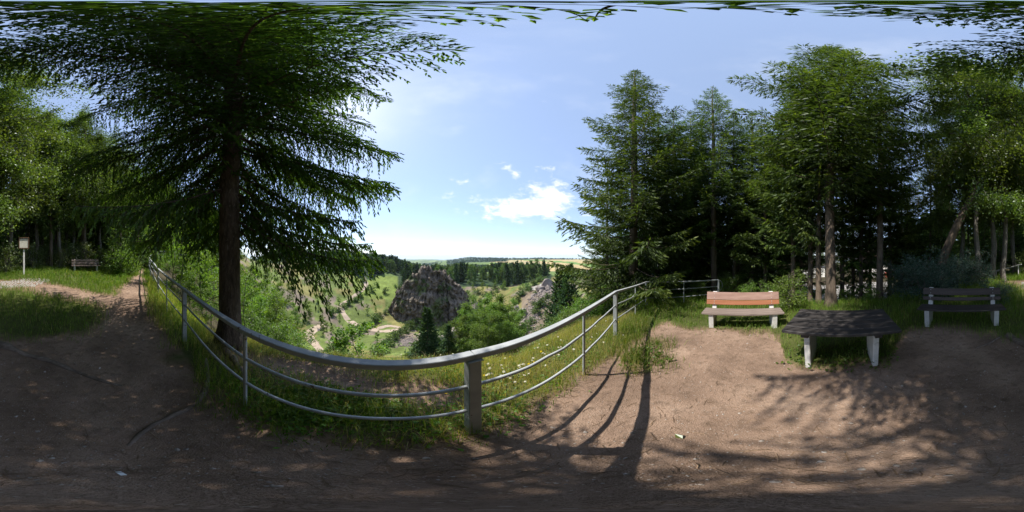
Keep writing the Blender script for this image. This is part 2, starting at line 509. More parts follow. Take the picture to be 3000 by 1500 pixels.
# ------------------------------------------------------------------ terrain
# heights (metres below or above eye level) along radial profiles of the hilltop, the quarry and the country beyond
PROF = {
    -172: [(0, -1.65), (3, -1.62), (5.5, -1.45), (8.4, -.95), (12, -.8), (30, -.6), (100, 0), (12000, -150)],
    -150: [(0, -1.65), (3, -1.63), (6, -1.48), (8.5, -1.2), (11, -1.0), (30, -.4), (100, 0), (12000, -150)],
    -130: [(0, -1.65), (3, -1.65), (6.3, -1.5), (10.3, -1.2), (15, -.72), (18.5, -.45), (30, 0), (100, 2), (12000, -150)],
    -122: [(0, -1.65), (3, -1.66), (5, -1.58), (6.5, -1.55), (10, -1.9), (15, -1.5), (18, -.6), (30, .3), (100, 2), (12000, -150)],
    -110: [(0, -1.65), (2.2, -1.66), (3.5, -1.85), (6, -2.6), (10, -4.5), (16, -5), (20, -2), (30, -.5), (100, 2), (12000, -150)],
    -95: [(0, -1.65), (1.5, -1.65), (3.1, -1.9), (4.5, -2.5), (8, -5), (15, -10), (25, -14), (40, -12), (60, -4), (100, 2), (12000, -150)],
    -80: [(0, -1.65), (1.2, -1.65), (2.4, -1.8), (3.6, -2.2), (6, -4), (12, -10), (25, -19), (45, -24), (70, -20), (110, -10), (200, 2), (12000, -150)],
    -62: [(0, -1.65), (1, -1.65), (2.2, -1.78), (3.2, -2.2), (5, -4.2), (10, -9.6), (20, -18), (35, -24), (60, -29), (90, -26), (130, -19), (200, -12), (350, 2), (900, 2), (12000, -100)],
    -45: [(0, -1.65), (1, -1.65), (2.2, -1.80), (2.9, -2.2), (4.5, -4.4), (9, -9.6), (16, -14), (28, -20.5), (45, -27), (65, -31), (85, -29), (110, -24), (140, -20), (200, -14), (350, -12), (700, -9), (900, -8), (1500, -80), (4000, -130), (12000, -250)],
    -38: [(0, -1.65), (1, -1.65), (2.2, -1.80), (2.9, -2.2), (4.5, -4.4), (9, -9.6), (16, -14), (28, -20.5), (45, -27), (65, -31), (85, -29), (110, -25), (140, -21), (200, -18), (350, -22), (700, -32), (900, -40), (1500, -95), (4000, -120), (6000, -150), (12000, -270)],
    -30: [(0, -1.65), (1.0, -1.65), (2.2, -1.80), (2.9, -2.2), (4.5, -4.4), (9, -9.6), (16, -14), (28, -20.5), (45, -27), (65, -31.5), (90, -28), (130, -23), (180, -24), (350, -35), (800, -70), (1600, -85), (3500, -95), (4200, -115), (6000, -150), (9000, -230), (12000, -300)],
    -22: [(0, -1.65), (1.0, -1.65), (2.2, -1.80), (2.9, -2.2), (4.5, -4.4), (9, -9.6), (16, -14), (28, -20.5), (45, -27), (70, -30), (95, -26), (130, -22), (200, -23), (350, -32), (800, -58), (1300, -48), (1700, -46), (2500, -85), (6000, -155), (12000, -300)],
    -15: [(0, -1.65), (1.05, -1.65), (2.3, -1.82), (3.1, -2.3), (4.6, -4.2), (9, -9), (16, -14), (28, -20.5), (45, -26), (70, -28), (100, -24), (130, -22), (200, -22), (350, -30), (700, -45), (1100, -36), (1500, -16), (1700, -18), (3000, -80), (12000, -300)],
    0: [(0, -1.65), (1.2, -1.65), (2.6, -1.9), (3.6, -2.9), (8, -7.4), (16, -13), (28, -20), (45, -25.5), (70, -26), (100, -22), (130, -21.5), (200, -24), (350, -34), (500, -44), (800, -38), (1200, -28), (1500, -27), (3000, -80), (12000, -300)],
    10: [(0, -1.65), (1.4, -1.65), (3.3, -1.9), (5.5, -3.3), (10, -7), (20, -14), (35, -19), (50, -22.5), (65, -19.5), (88, -15.5), (100, -15.5), (200, -22), (350, -34), (500, -46), (800, -36), (1200, -27), (1600, -24), (12000, -250)],
    25: [(0, -1.65), (2, -1.62), (4.5, -1.95), (7, -3.2), (12, -6.5), (25, -12), (50, -14), (90, -14), (200, -22), (500, -44), (1200, -24), (12000, -200)],
    45: [(0, -1.65), (3, -1.65), (6, -1.85), (8, -2.05), (12, -3.6), (20, -6.5), (40, -10), (90, -12), (200, -16), (1000, -20), (12000, -150)],
    72: [(0, -1.65), (3.5, -1.65), (7.2, -1.95), (10, -2.2), (14, -3.6), (22, -5.5), (40, -6), (100, -6), (1000, -6), (12000, -150)],
    95: [(0, -1.65), (3.5, -1.65), (5, -1.75), (6.5, -1.95), (9, -2.9), (14, -5.2), (17, -5.5), (33, -5.5), (45, -5.2), (100, -4), (12000, -150)],
    130: [(0, -1.65), (3.5, -1.65), (5, -1.72), (6.5, -1.85), (9, -2.9), (14, -5.2), (17, -5.5), (33, -5.5), (45, -5.2), (100, -4), (12000, -150)],
    145: [(0, -1.65), (3.5, -1.62), (5, -1.45), (7, -1.4), (10, -2.2), (16, -4.8), (33, -5.5), (100, -4), (12000, -150)],
    160: [(0, -1.65), (3, -1.65), (4.2, -1.5), (6.5, -1.1), (9, -1.3), (14, -2.2), (30, -4), (100, -3), (12000, -150)],
    175: [(0, -1.65), (3, -1.65), (6, -1.35), (9.2, -1.35), (12, -1.6), (30, -3), (100, -2), (12000, -150)],
}
LMIN, LMAX, LN = math.log(0.5), math.log(12501), 260
_lg = np.linspace(LMIN, LMAX, LN)
_az = sorted(PROF)
_cols = np.array([np.interp(_lg, np.log(np.array([p[0] for p in PROF[a]]) + 0.5), [p[1] for p in PROF[a]]) for a in _az])
AZG = np.arange(-180, 181, 1.0)
_aze = np.array([_az[-1] - 360] + _az + [_az[0] + 360], float)
_ce = np.vstack([_cols[-1:], _cols, _cols[:1]])
GRID = np.array([[0.0] * LN] * len(AZG))
for _j in range(LN):
    GRID[:, _j] = np.interp(AZG, _aze, _ce[:, _j])
for _ in range(3):                                   # soften the creases between profiles
    g = np.vstack([GRID[-2:-1], GRID, GRID[1:2]])
    GRID = (g[:-2] + 2 * g[1:-1] + g[2:]) / 4
    g = np.hstack([GRID[:, :1], GRID, GRID[:, -1:]])
    GRID = (g[:, :-2] + 2 * g[:, 1:-1] + g[:, 2:]) / 4


def height(x, y):
    x = np.asarray(x, float); y = np.asarray(y, float)
    az = np.degrees(np.arctan2(x, y)); d = np.hypot(x, y)
    a = az + 180.0; i = np.clip(np.floor(a).astype(int), 0, 359); fa = a - i
    l = (np.log(d + 0.5) - LMIN) / (LMAX - LMIN) * (LN - 1)
    j = np.clip(np.floor(l).astype(int), 0, LN - 2); fl = np.clip(l - j, 0, 1)
    z = (GRID[i, j] * (1 - fa) + GRID[i + 1, j] * fa) * (1 - fl) + (GRID[i, j + 1] * (1 - fa) + GRID[i + 1, j + 1] * fa) * fl
    z = z + (fbm(x * 1.3, y * 1.3, 3) - 0.5) * 0.07 + (vnoise(x * 7, y * 7, 5) - 0.5) * 0.012
    z = z + (fbm(x * 0.12, y * 0.12, 9) - 0.5) * np.clip((d - 6) * 0.06, 0, 2.2) * np.where((np.abs(az - 115) < 25) & (d > 14) & (d < 36), 0.1, 1.0)
    z = z + (fbm(x * 0.012, y * 0.012, 11) - 0.5) * np.clip((d - 150) * 0.02, 0, 9)
    z = z + (fbm(x * 0.0011, y * 0.0011, 13) - 0.5) * np.clip((d - 1800) * 0.04, 0, 170)
    return z + EYE


def spot(az, d, dz=0.0):
    x = d * math.sin(R(az)); y = d * math.cos(R(az))
    return Vector((x, y, float(height(x, y)) + dz))


def spots(az, d):
    az = np.radians(np.asarray(az, float)); d = np.asarray(d, float)
    x = d * np.sin(az); y = d * np.cos(az)
    return np.stack([x, y, height(x, y)], -1)


# outline of the trodden clearing (azimuth, distance), then paths as bands round polylines
CLEAR = [(-180, 2.9), (-170, 2.8), (-160, 2.9), (-150, 2.95), (-145, 3.2), (-141, 4.0), (-128, 4.0), (-122, 3.1), (-116, 2.3), (-110, 1.65), (-100, 1.25),
         (-90, 1.0), (-80, .88), (-60, .74), (-40, .70), (-20, .78), (-10, .86), (0, 1.0), (10, 1.3), (20, 1.62), (30, 2.0), (40, 2.55), (45, 2.95),
         (50, 3.4), (54, 3.9), (60, 3.5), (66, 3.35), (80, 3.25), (90, 3.25), (94, 3.0), (96, 2.15), (100, 1.97), (110, 1.9), (120, 1.95), (128, 2.0),
         (133, 2.05), (136, 2.8), (140, 3.3), (150, 3.45), (160, 3.2), (168, 3.05), (175, 2.9), (180, 2.9)]
PATHS = [([(-135, 3.0), (-134.5, 5.0), (-132.9, 7.0)], 0.62), ([(-132.9, 7.0), (-131.2, 9.2)], 0.40), ([(-131.2, 9.2), (-129.8, 12.5)], 0.16),
         ([(-134, 4.9), (-145, 5.5), (-156, 6.2), (-168, 6.8), (-180, 7.2), (172, 8.2)], 0.55),
         ([(-95, 2.6), (-84, 2.35), (-72, 2.1), (-60, 1.85), (-48, 1.66), (-36, 1.56), (-27, 1.5)], 0.24)]
TRACKS = [([(-52, 150), (-51, 118), (-55, 100), (-61, 84), (-58, 70), (-50, 62), (-44, 60), (-37, 63), (-33, 60)], 1.5),
          ([(-50, 62), (-43, 67), (-39, 64)], 1.0),
          ([(-66, 60), (-72, 48), (-66, 34), (-58, 26)], 1.3)]
ISLANDS = [(46.5, 2.27, 0.34), (44.0, 2.0, 0.12), (51, 2.75, 0.25), (-117, 2.35, 0.3), (-104, 1.45, 0.2)]


def band(x, y, line, half):
    p = np.array([[d * math.sin(R(a)), d * math.cos(R(a))] for a, d in line])
    best = np.full(np.shape(x), 1e9)
    for a, b in zip(p[:-1], p[1:]):
        ab = b - a
        t = np.clip(((x - a[0]) * ab[0] + (y - a[1]) * ab[1]) / (ab @ ab), 0, 1)
        best = np.minimum(best, np.hypot(x - a[0] - t * ab[0], y - a[1] - t * ab[1]))
    return best - half


def dirtness(x, y):
    """>0 inside trodden earth, in metres from its edge"""
    x = np.asarray(x, float); y = np.asarray(y, float)
    az = np.degrees(np.arctan2(x, y)); d = np.hypot(x, y)
    wob = (fbm(x * 2.2, y * 2.2, 21) - 0.5) * 0.55 + (vnoise(x * 9, y * 9, 22) - 0.5) * 0.12
    rr = np.interp(az, [c[0] for c in CLEAR], [c[1] for c in CLEAR])
    s = rr - d + wob * np.clip(d * 0.35, 0.25, 1)
    for line, half in PATHS:
        s = np.maximum(s, -band(x, y, line, half) + wob * 0.5)
    for a, dd, r in ISLANDS:
        q = np.hypot(x - dd * math.sin(R(a)), y - dd * math.cos(R(a)))
        s = np.minimum(s, q - r + wob * 0.5)
    return s


def woods(az, d):
    """True where the hill and valley woods stand"""
    k = fbm(np.radians(az) * d * 0.006, d * 0.006, 41)
    f = np.zeros(np.shape(az), bool)
    f |= (az < -38) & (az > -100) & (d > 150 + 14 * np.sin(az * 0.4)) & (d < 950)
    f |= (az >= -40) & (az < 14) & (d > 118) & (d < 215)
    f |= (az >= -38) & (az < 2) & (d >= 240) & (d < 560) & (k > 0.45)
    f |= (az > -23) & (az < -1.5) & (d > 950) & (d < 1750)
    f |= (az >= -1.5) & (az < 35) & (d > 1230) & (d < 1700)
    f |= (az > -45) & (az < -20) & (d > 1200) & (k > 0.56)
    f |= (az > -6) & (az < 6) & (d > 560) & (d < 700) & (k > 0.47)
    return f


def cover_color(x, y):
    az = np.degrees(np.arctan2(x, y)); d = np.hypot(x, y)
    c = np.tile(np.array([[0.075, 0.085, 0.028]]), (len(x), 1))          # turf over soil
    n1 = fbm(x * 0.5, y * 0.5, 51)

    def put(mask, col, var=0.0):
        c[mask] = np.array(col) * (1 + var * (n1[mask, None] - 0.5) * 2)
    nr = d < 13
    if nr.any():
        sd = np.clip((-dirtness(x[nr], y[nr]) - 0.02) / 0.30, 0, 1)[:, None]
        c[nr] = np.array([[0.20, 0.135, 0.095]]) * (1 - sd) + c[nr] * sd
    back = (az > 35) | (az < -100)
    wood = back & (d > 11)
    put(wood, (0.050, 0.042, 0.026), 0.4)                                # needle litter
    put(back & (d > 8.5) & (d <= 11) & (n1 > 0.5), (0.055, 0.055, 0.026), 0.4)
    front = ~back
    q = front & (d > 5) & (d < 45)
    put(q, (0.075, 0.090, 0.028), 0.5)
    q = front & (d >= 30) & (d < 150)
    put(q, (0.100, 0.130, 0.038), 0.5)
    dry = q & (fbm(x * 0.09, y * 0.09, 53) > 0.52)
    put(dry, (0.155, 0.142, 0.054), 0.4)
    st = (az > 3) & (az < 17) & (d > 30) & (d < 92)
    put(st, (0.155, 0.122, 0.092), 0.4)
    st = q & (fbm(x * 0.13, y * 0.13, 57) > 0.62)
    put(st, (0.16, 0.13, 0.105), 0.4)
    g = (az > -56) & (az < -36) & (d > 95) & (d < 160)
    put(g, (0.130, 0.170, 0.040), 0.3)
    far = front & (d >= 150)
    put(far, (0.105, 0.150, 0.045), 0.25)
    fld = (az > -8) & (az < 35) & (d > 470) & (d < 1240)
    k = np.floor((d - 470) / 150 + np.radians(az) * 9)
    put(fld, (0.36, 0.27, 0.135), 0.12)
    put(fld & ((k % 4) == 1), (0.115, 0.19, 0.045), 0.1)
    put(fld & ((k % 4) == 3), (0.30, 0.255, 0.14), 0.1)
    put((az > -2) & (az < 8) & (d > 470) & (d < 640), (0.125, 0.21, 0.045), 0.1)
    put(woods(az, d), (0.028, 0.048, 0.024), 0.4)
    v = front & (d > 1800) & ~woods(az, d)
    put(v, (0.15, 0.19, 0.07), 0.3)
    return c


def build_terrain():
    na = 480
    rad = [0.0, 0.12]
    while rad[-1] < 18:
        rad.append(rad[-1] * 1.024 + 0.006)
    while rad[-1] < 12000:
        rad.append(rad[-1] * 1.042)
    rad = np.array(rad)
    nr = len(rad)
    ang = np.linspace(-np.pi, np.pi, na, endpoint=False)
    rr, aa = np.meshgrid(rad[1:], ang, indexing='ij')
    x = (rr * np.sin(aa)).ravel(); y = (rr * np.cos(aa)).ravel()
    v = np.stack([x, y, height(x, y)], -1)
    v = np.vstack([v, [[0, 0, float(height(0.0, 0.0))]]])
    i = np.arange(nr - 2)[:, None] * na; j = np.arange(na)[None]; j2 = (j + 1) % na
    f = np.stack([i + j, i + j2, i + na + j2, i + na + j], -1).reshape(-1, 4)
    cx = v[f].mean(1)
    az = np.degrees(np.arctan2(cx[:, 0], cx[:, 1])); d = np.hypot(cx[:, 0], cx[:, 1])
    cls = np.zeros(len(f), int)
    near = d < 13
    cls[near & (dirtness(cx[:, 0], cx[:, 1]) > 0)] = 1
    lot = (az > 86) & (az < 140) & (d > 14.2 + 1.5 * np.sin(az * 0.3)) & (d < 32 + 2.5 * np.sin(az * 0.21))
    cls[lot] = 3
    rim = (az > 6.5) & (az < 22) & (np.abs(d - 95 - 1.2 * (az - 14)) < 2.6)
    cls[rim] = 4
    cov = cover_color(v[:, 0], v[:, 1])
    for k, name, mat in ((0, 'ground', M['ground']), (1, 'path', M['dirt']), (3, 'parking_lot', M['gravel']), (4, 'road', M['gravel'])):
        ff = f[cls == k]
        used, inv = np.unique(ff, return_inverse=True)
        mb = MB()
        mb.add(v[used], inv.reshape(-1, 4))
        if k == 1:
            fan = np.array([[na * (nr - 1), b, (b + 1) % na] for b in range(na)])
            mb.add(v, fan) if False else mb.add(np.vstack([v[:na], v[-1:]]), np.array([[na, (b + 1) % na, b] for b in range(na)]))
        o = mb.build(name, mat, smooth=True)
        me = o.data
        bm = bmesh.new(); bm.from_mesh(me)
        bmesh.ops.remove_doubles(bm, verts=bm.verts, dist=1e-5)
        for fc in bm.faces:
            if fc.normal.z < 0:
                fc.normal_flip()
        bm.to_mesh(me); bm.free()
        if k == 0:
            co = np.empty(len(me.vertices) * 3, np.float32); me.vertices.foreach_get('co', co); co = co.reshape(-1, 3)
            c = cover_color(co[:, 0].astype(float), co[:, 1].astype(float))
            at = me.attributes.new('cover', 'FLOAT_COLOR', 'POINT')
            at.data.foreach_set('color', np.hstack([c, np.ones((len(c), 1))]).ravel().astype(np.float32))
        tag(o, kind='structure')


build_terrain()
for _k, (_line, _half) in enumerate(TRACKS):          # worn tracks laid over the quarry grass
    _p = np.array([[d * math.sin(R(a)), d * math.cos(R(a))] for a, d in _line])
    _t = np.linspace(0, 1, len(_p)); _t2 = np.linspace(0, 1, 30 * len(_p))
    _q = np.stack([np.interp(_t2, _t, _p[:, c]) for c in range(2)], -1)
    for _ in range(60):
        _q[1:-1] = (_q[:-2] + 2 * _q[1:-1] + _q[2:]) / 4
    _tan = np.gradient(_q, axis=0); _tan /= np.linalg.norm(_tan, axis=1)[:, None]
    _nor = np.stack([-_tan[:, 1], _tan[:, 0]], -1)
    _w = _half * (0.75 + 0.5 * vnoise(_t2 * 40, _t2 * 0, 7 + _k)) * np.clip(np.minimum(_t2, 1 - _t2) * 14, 0.15, 1)
    _off = np.linspace(-1, 1, 5)
    _xy = _q[:, None] + _nor[:, None] * (_w[:, None] * _off[None])[..., None]
    _z = height(_xy[..., 0], _xy[..., 1]) + 0.16 - 0.10 * np.abs(_off)[None] ** 2
    _mb = MB(); _n = len(_q)
    _i = np.arange(_n - 1)[:, None] * 5; _j = np.arange(4)[None]
    _mb.add(np.concatenate([_xy, _z[..., None]], -1).reshape(-1, 3), np.stack([_i + _j, _i + 5 + _j, _i + 6 + _j, _i + 1 + _j], -1).reshape(-1, 4))
    tag(_mb.build('quarry_track', M['sand_track'], None, True), kind='structure')

# ------------------------------------------------------------------ plant builders
def unit(a):
    return a / (np.linalg.norm(a, axis=-1, keepdims=True) + 1e-9)


def perp(d):
    up = np.where(np.abs(d[:, 2:3]) > 0.92, np.array([[1.0, 0, 0]]), np.array([[0, 0, 1.0]]))
    e1 = unit(np.cross(d, up))
    return e1, np.cross(d, e1)


def add_brush(mb, o, d, l, wid, tint, g, teeth=8):
    """needle twigs: saw-edged fans of needle bundles round each twig axis"""
    d = unit(d); e1, e2 = perp(d); n = len(o)
    ph = g.uniform(0, 6.28, n)
    vs = []
    for k in range(teeth):
        s0 = (k / teeth) * 0.86
        a = ph + k * 2.4
        r = wid * (1.05 - 0.5 * k / teeth)
        side = np.cos(a)[:, None] * e1 + np.sin(a)[:, None] * e2
        across = np.cross(d, side)
        b0 = o + d * (l * s0)[:, None] - across * (0.16 * wid)[:, None]
        b1 = o + d * (l * (s0 + 0.20))[:, None] + across * (0.16 * wid)[:, None]
        tip = o + d * (l * (s0 + 0.20))[:, None] + side * r[:, None]
        vs.append(np.stack([b0, b1, tip], 1))
    v = np.stack(vs, 1).reshape(-1, 3)
    f = np.arange(len(v)).reshape(-1, 3)
    mb.add(v, f, np.repeat(tint, teeth))


def add_kites(mb, o, d, l, wid, tint, g, cross=2):
    """short twigs as crossed slim blades"""
    d = unit(d); e1, e2 = perp(d); n = len(o)
    ph = g.uniform(0, 3.14, n)
    for k in range(cross):
        a = ph + k * 1.57
        s = np.cos(a)[:, None] * e1 + np.sin(a)[:, None] * e2
        p0 = o
        p1 = o + d * (l * 0.45)[:, None] + s * (wid * 0.5)[:, None]
        p2 = o + d * l[:, None]
        p3 = o + d * (l * 0.3)[:, None] - s * (wid * 0.5)[:, None]
        v = np.stack([p0, p1, p2, p3], 1).reshape(-1, 3)
        mb.add(v, np.arange(len(v)).reshape(-1, 4), tint)


def add_leaves(mb, o, l, tint, g, flat=0.5, wid=0.62, hang=0.0):
    n = len(o)
    ax = unit(g.normal(0, 1, (n, 3)) * np.array([1, 1, 0.6]) + np.array([0, 0, -hang]))
    nn = unit(g.normal(0, 1, (n, 3)) + np.array([0, 0, flat * 2]))
    b = unit(np.cross(nn, ax))
    lw = (l * wid)[:, None]; ll = l[:, None]
    fold = np.cross(ax, b) * (ll * 0.10)
    v = np.stack([o, o + ax * ll * 0.42 + b * lw * 0.5 + fold, o + ax * ll, o + ax * ll * 0.42 - b * lw * 0.5 + fold], 1).reshape(-1, 3)
    mb.add(v, np.arange(len(v)).reshape(-1, 4), tint)


def trunk_pts(H, g, wob=0.06, n=14, lean=(0, 0)):
    z = np.linspace(0, 1, n) ** 1.25 * H
    a = np.cumsum(g.normal(0, wob, (n, 2)), 0); a -= a[0]
    f = z / H
    return np.stack([a[:, 0] * 0.5 + lean[0] * z, a[:, 1] * 0.5 + lean[1] * z, z], -1), f


def spruce(seed, H, Rm, cb, r0, dz, per, sec, tw, twig_l, lod, mat, bark, low=0.6, keep=None, droop=0.5, flare=1.6, prof_pow=0.72, dead=0, hf=1.0):
    """returns trunk mesh and crown mesh. keep(z, az) -> length factor for a branch."""
    g = np.random.default_rng(seed)
    wood = MB(); leaf = MB()
    pts, f = trunk_pts(H, g, 0.03)
    pts = np.vstack([pts[:1] - [0, 0, 0.5], pts[:1] + [0, 0, 0.02], pts[:1] + [0, 0, 0.25], pts[:1] + [0, 0, 0.7], pts[1:]])
    fz = np.clip(pts[:, 2] / H, 0, 1)
    rad = r0 * (1 - fz) ** 0.9 + 0.012
    rad[:4] = r0 * np.array([flare * 1.1, flare, 1 + (flare - 1) * 0.45, 1.03])
    keepz = np.argsort(pts[:, 2]); pts = pts[keepz]; rad = rad[keepz]
    zf = np.linspace(pts[0, 2], H, 46 if lod == 0 else 26)
    zf = pts[0, 2] + (zf - pts[0, 2]) ** 1.3 / (H - pts[0, 2]) ** 0.3
    px = np.interp(zf, pts[:, 2], pts[:, 0]); py = np.interp(zf, pts[:, 2], pts[:, 1]); pr = np.interp(zf, pts[:, 2], rad)
    k = 20 if lod == 0 else 9
    tube(wood, np.stack([px, py, zf], -1), pr, k)
    if lod <= 1:                                      # buttress lobes and bark plates break up the round section
        v = wood.v[0]
        ang = np.arctan2(v[:, 1] - np.interp(v[:, 2], zf, py), v[:, 0] - np.interp(v[:, 2], zf, px))
        lobes = np.clip(1 - v[:, 2] / 0.8, 0, 1) ** 2 * 0.22 * (np.sin(ang * 5 + seed) + 0.5 * np.sin(ang * 3 + 1)) + (fbm(ang * 3 + 9, v[:, 2] * 3, seed) - 0.5) * 0.10
        cx = np.interp(v[:, 2], zf, px); cy = np.interp(v[:, 2], zf, py)
        v[:, 0] = cx + (v[:, 0] - cx) * (1 + lobes); v[:, 1] = cy + (v[:, 1] - cy) * (1 + lobes)
    z = cb
    while z < H - 0.25:
        fr = (z - cb) / (H - cb)
        nb = max(3, int(per * (1 - 0.35 * fr) + 0.5))
        a0 = g.uniform(0, 6.28)
        for b in range(nb):
            ba = a0 + b * 6.283 / nb + g.normal(0, 0.22)
            zz = z + g.normal(0, dz * 0.25)
            L = Rm * (1 - fr) ** prof_pow * (low + (1 - low) * min(1, fr / 0.14)) * (g.uniform(0.72, 1.12) if lod == 0 else g.uniform(0.5, 1.2))
            if keep:
                L *= keep(zz, ba)
            if L < 0.12:
                continue
            dr = droop * (1 - fr) ** 1.2
            slope0 = -0.10 - 0.75 * dr + 0.75 * fr
            up = 0.32 * (1 - fr) + 0.10
            s = np.linspace(0, 1, 8)
            out = np.array([math.cos(ba), math.sin(ba), 0.0]); side = np.array([-out[1], out[0], 0.0])
            bend = g.normal(0, 0.10)
            base = np.array([np.interp(zz, zf, px), np.interp(zz, zf, py), zz])

            def spine(q):
                q = np.asarray(q)[:, None]
                return base + out * (q * L) + side * (bend * L * q * q) + np.array([0, 0, 1.0]) * (L * (slope0 * q + up * q * q))
            P = spine(s)
            br = max(0.005, min(0.2 * r0, 0.008 * L + 0.002))
            tube(wood, P, br * (1 - 0.85 * s), 5 if lod == 0 else 3, cap=False)
            ns = max(3, int(L / sec))
            sj = np.clip((np.arange(ns) + g.uniform(0, 1, ns)) / ns, 0.02, 0.985)
            sj = 0.10 + 0.9 * sj
            sj = np.repeat(sj, 2); sg = np.tile([-1.0, 1.0], ns)
            B = spine(sj); T = unit(spine(sj + 0.01) - B)
            nl = unit(np.cross(T, np.array([0, 0, 1.0])))
            l2 = np.clip(L * (0.46 if lod == 0 else 0.40) * (1.04 - sj) ** 0.62 * np.minimum(1, sj * 3.5), 0.10, 0.95) * g.uniform(0.6, 1.15, len(sj))
            D2 = unit(T * 0.62 + nl * sg[:, None] * 0.78 + g.normal(0, 0.12, (len(sj), 3)))
            sag = hf * (0.15 + 0.85 * dr) * g.uniform(0.5, 1.4, len(sj))
            K = max(2, int(0.55 * L * 0.4 / tw) + 2)
            rk = (np.arange(K) + 0.5) / K
            q = np.clip(rk[None] + g.uniform(-0.4, 0.4, (len(sj), K)) / K, 0.02, 1)
            O = B[:, None] + D2[:, None] * (l2[:, None] * q)[..., None]
            O[..., 2] -= l2[:, None] * sag[:, None] * q ** 1.7
            T2 = unit(D2[:, None] - np.array([0, 0, 1.0]) * (sag[:, None] * 1.7 * q ** 0.7)[..., None])
            lat = unit(np.cross(T2, np.array([0, 0, 1.0]) + g.normal(0, 0.2, O.shape)))
            s2 = np.where(g.random(O.shape[:2]) < 0.5, -1.0, 1.0)
            hang = hf * (0.25 + 1.1 * dr) * g.uniform(0.2, 1.3, O.shape[:2])
            D3 = unit(T2 * 1.0 + lat * (s2 * g.uniform(0.3, 0.8, s2.shape))[..., None] - np.array([0, 0, 1.0]) * hang[..., None])
            l3 = twig_l * g.uniform(0.55, 1.3, O.shape[:2]) * (0.7 + 0.6 * dr)
            keepm = (g.random(O.shape[:2]) < np.clip(l2[:, None] / (K * tw) * 1.25, 0.2, 1))
            o = O[keepm]; dd = D3[keepm]; ll = l3[keepm]
            # tips of side shoots and of the branch itself
            tip = B + D2 * l2[:, None]; tip[:, 2] -= l2 * sag
            o = np.vstack([o, tip - D2 * 0.03, spine(np.linspace(0.55, 1.0, 5))])
            dd = np.vstack([dd, unit(D2 - np.array([0, 0, 1.0]) * (sag * 1.2)[:, None]), np.tile(unit(P[-1] - P[-2]), (5, 1))])
            ll = np.concatenate([ll, twig_l * g.uniform(0.8, 1.3, len(tip)), np.full(5, twig_l * 1.3)])
            rel = np.concatenate([np.broadcast_to(sj[:, None] * 0.6 + q * 0.4, keepm.shape)[keepm], sj * 0.4 + 0.6, np.ones(5)])
            tint = np.clip(0.10 + 0.55 * rel ** 2 + g.normal(0, 0.16, len(ll)) + g.normal(0, 0.08), 0, 1)  # darker bough core and brighter tips put into the colour for contrast
            if lod == 0:
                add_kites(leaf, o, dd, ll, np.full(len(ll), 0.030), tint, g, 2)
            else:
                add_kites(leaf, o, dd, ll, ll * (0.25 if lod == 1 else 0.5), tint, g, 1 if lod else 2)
            if lod == 0 and ns > 6:                   # bare wood of the side shoots
                pick = g.random(len(sj)) < 0.6
                for jn in np.where(pick)[0]:
                    qq = np.linspace(0, 1, 4)[:, None]
                    pp = B[jn] + D2[jn] * l2[jn] * qq
                    pp[:, 2] -= l2[jn] * sag[jn] * qq[:, 0] ** 1.7
                    tube(wood, pp, 0.006 * (1 - 0.7 * qq[:, 0]), 3, cap=False)
        z += dz * (1 - 0.35 * fr) * g.uniform(0.8, 1.2)
    for _ in range(dead):                             # dead twiggy snags below the live crown
        zz = g.uniform(0.8, cb + 1.0); ba = g.uniform(0, 6.28); L = g.uniform(0.3, 1.3)
        out = np.array([math.cos(ba), math.sin(ba), g.uniform(-0.5, 0.2)])
        s = np.linspace(0, 1, 5)[:, None]
        pp = np.array([np.interp(zz, zf, px), np.interp(zz, zf, py), zz]) + out * L * s + g.normal(0, 0.03, (5, 3)) * s
        tube(wood, pp, 0.010 * (1.05 - s[:, 0]), 3, cap=False)
    return wood.mesh('trunk', bark, True), leaf.mesh('crown', mat)


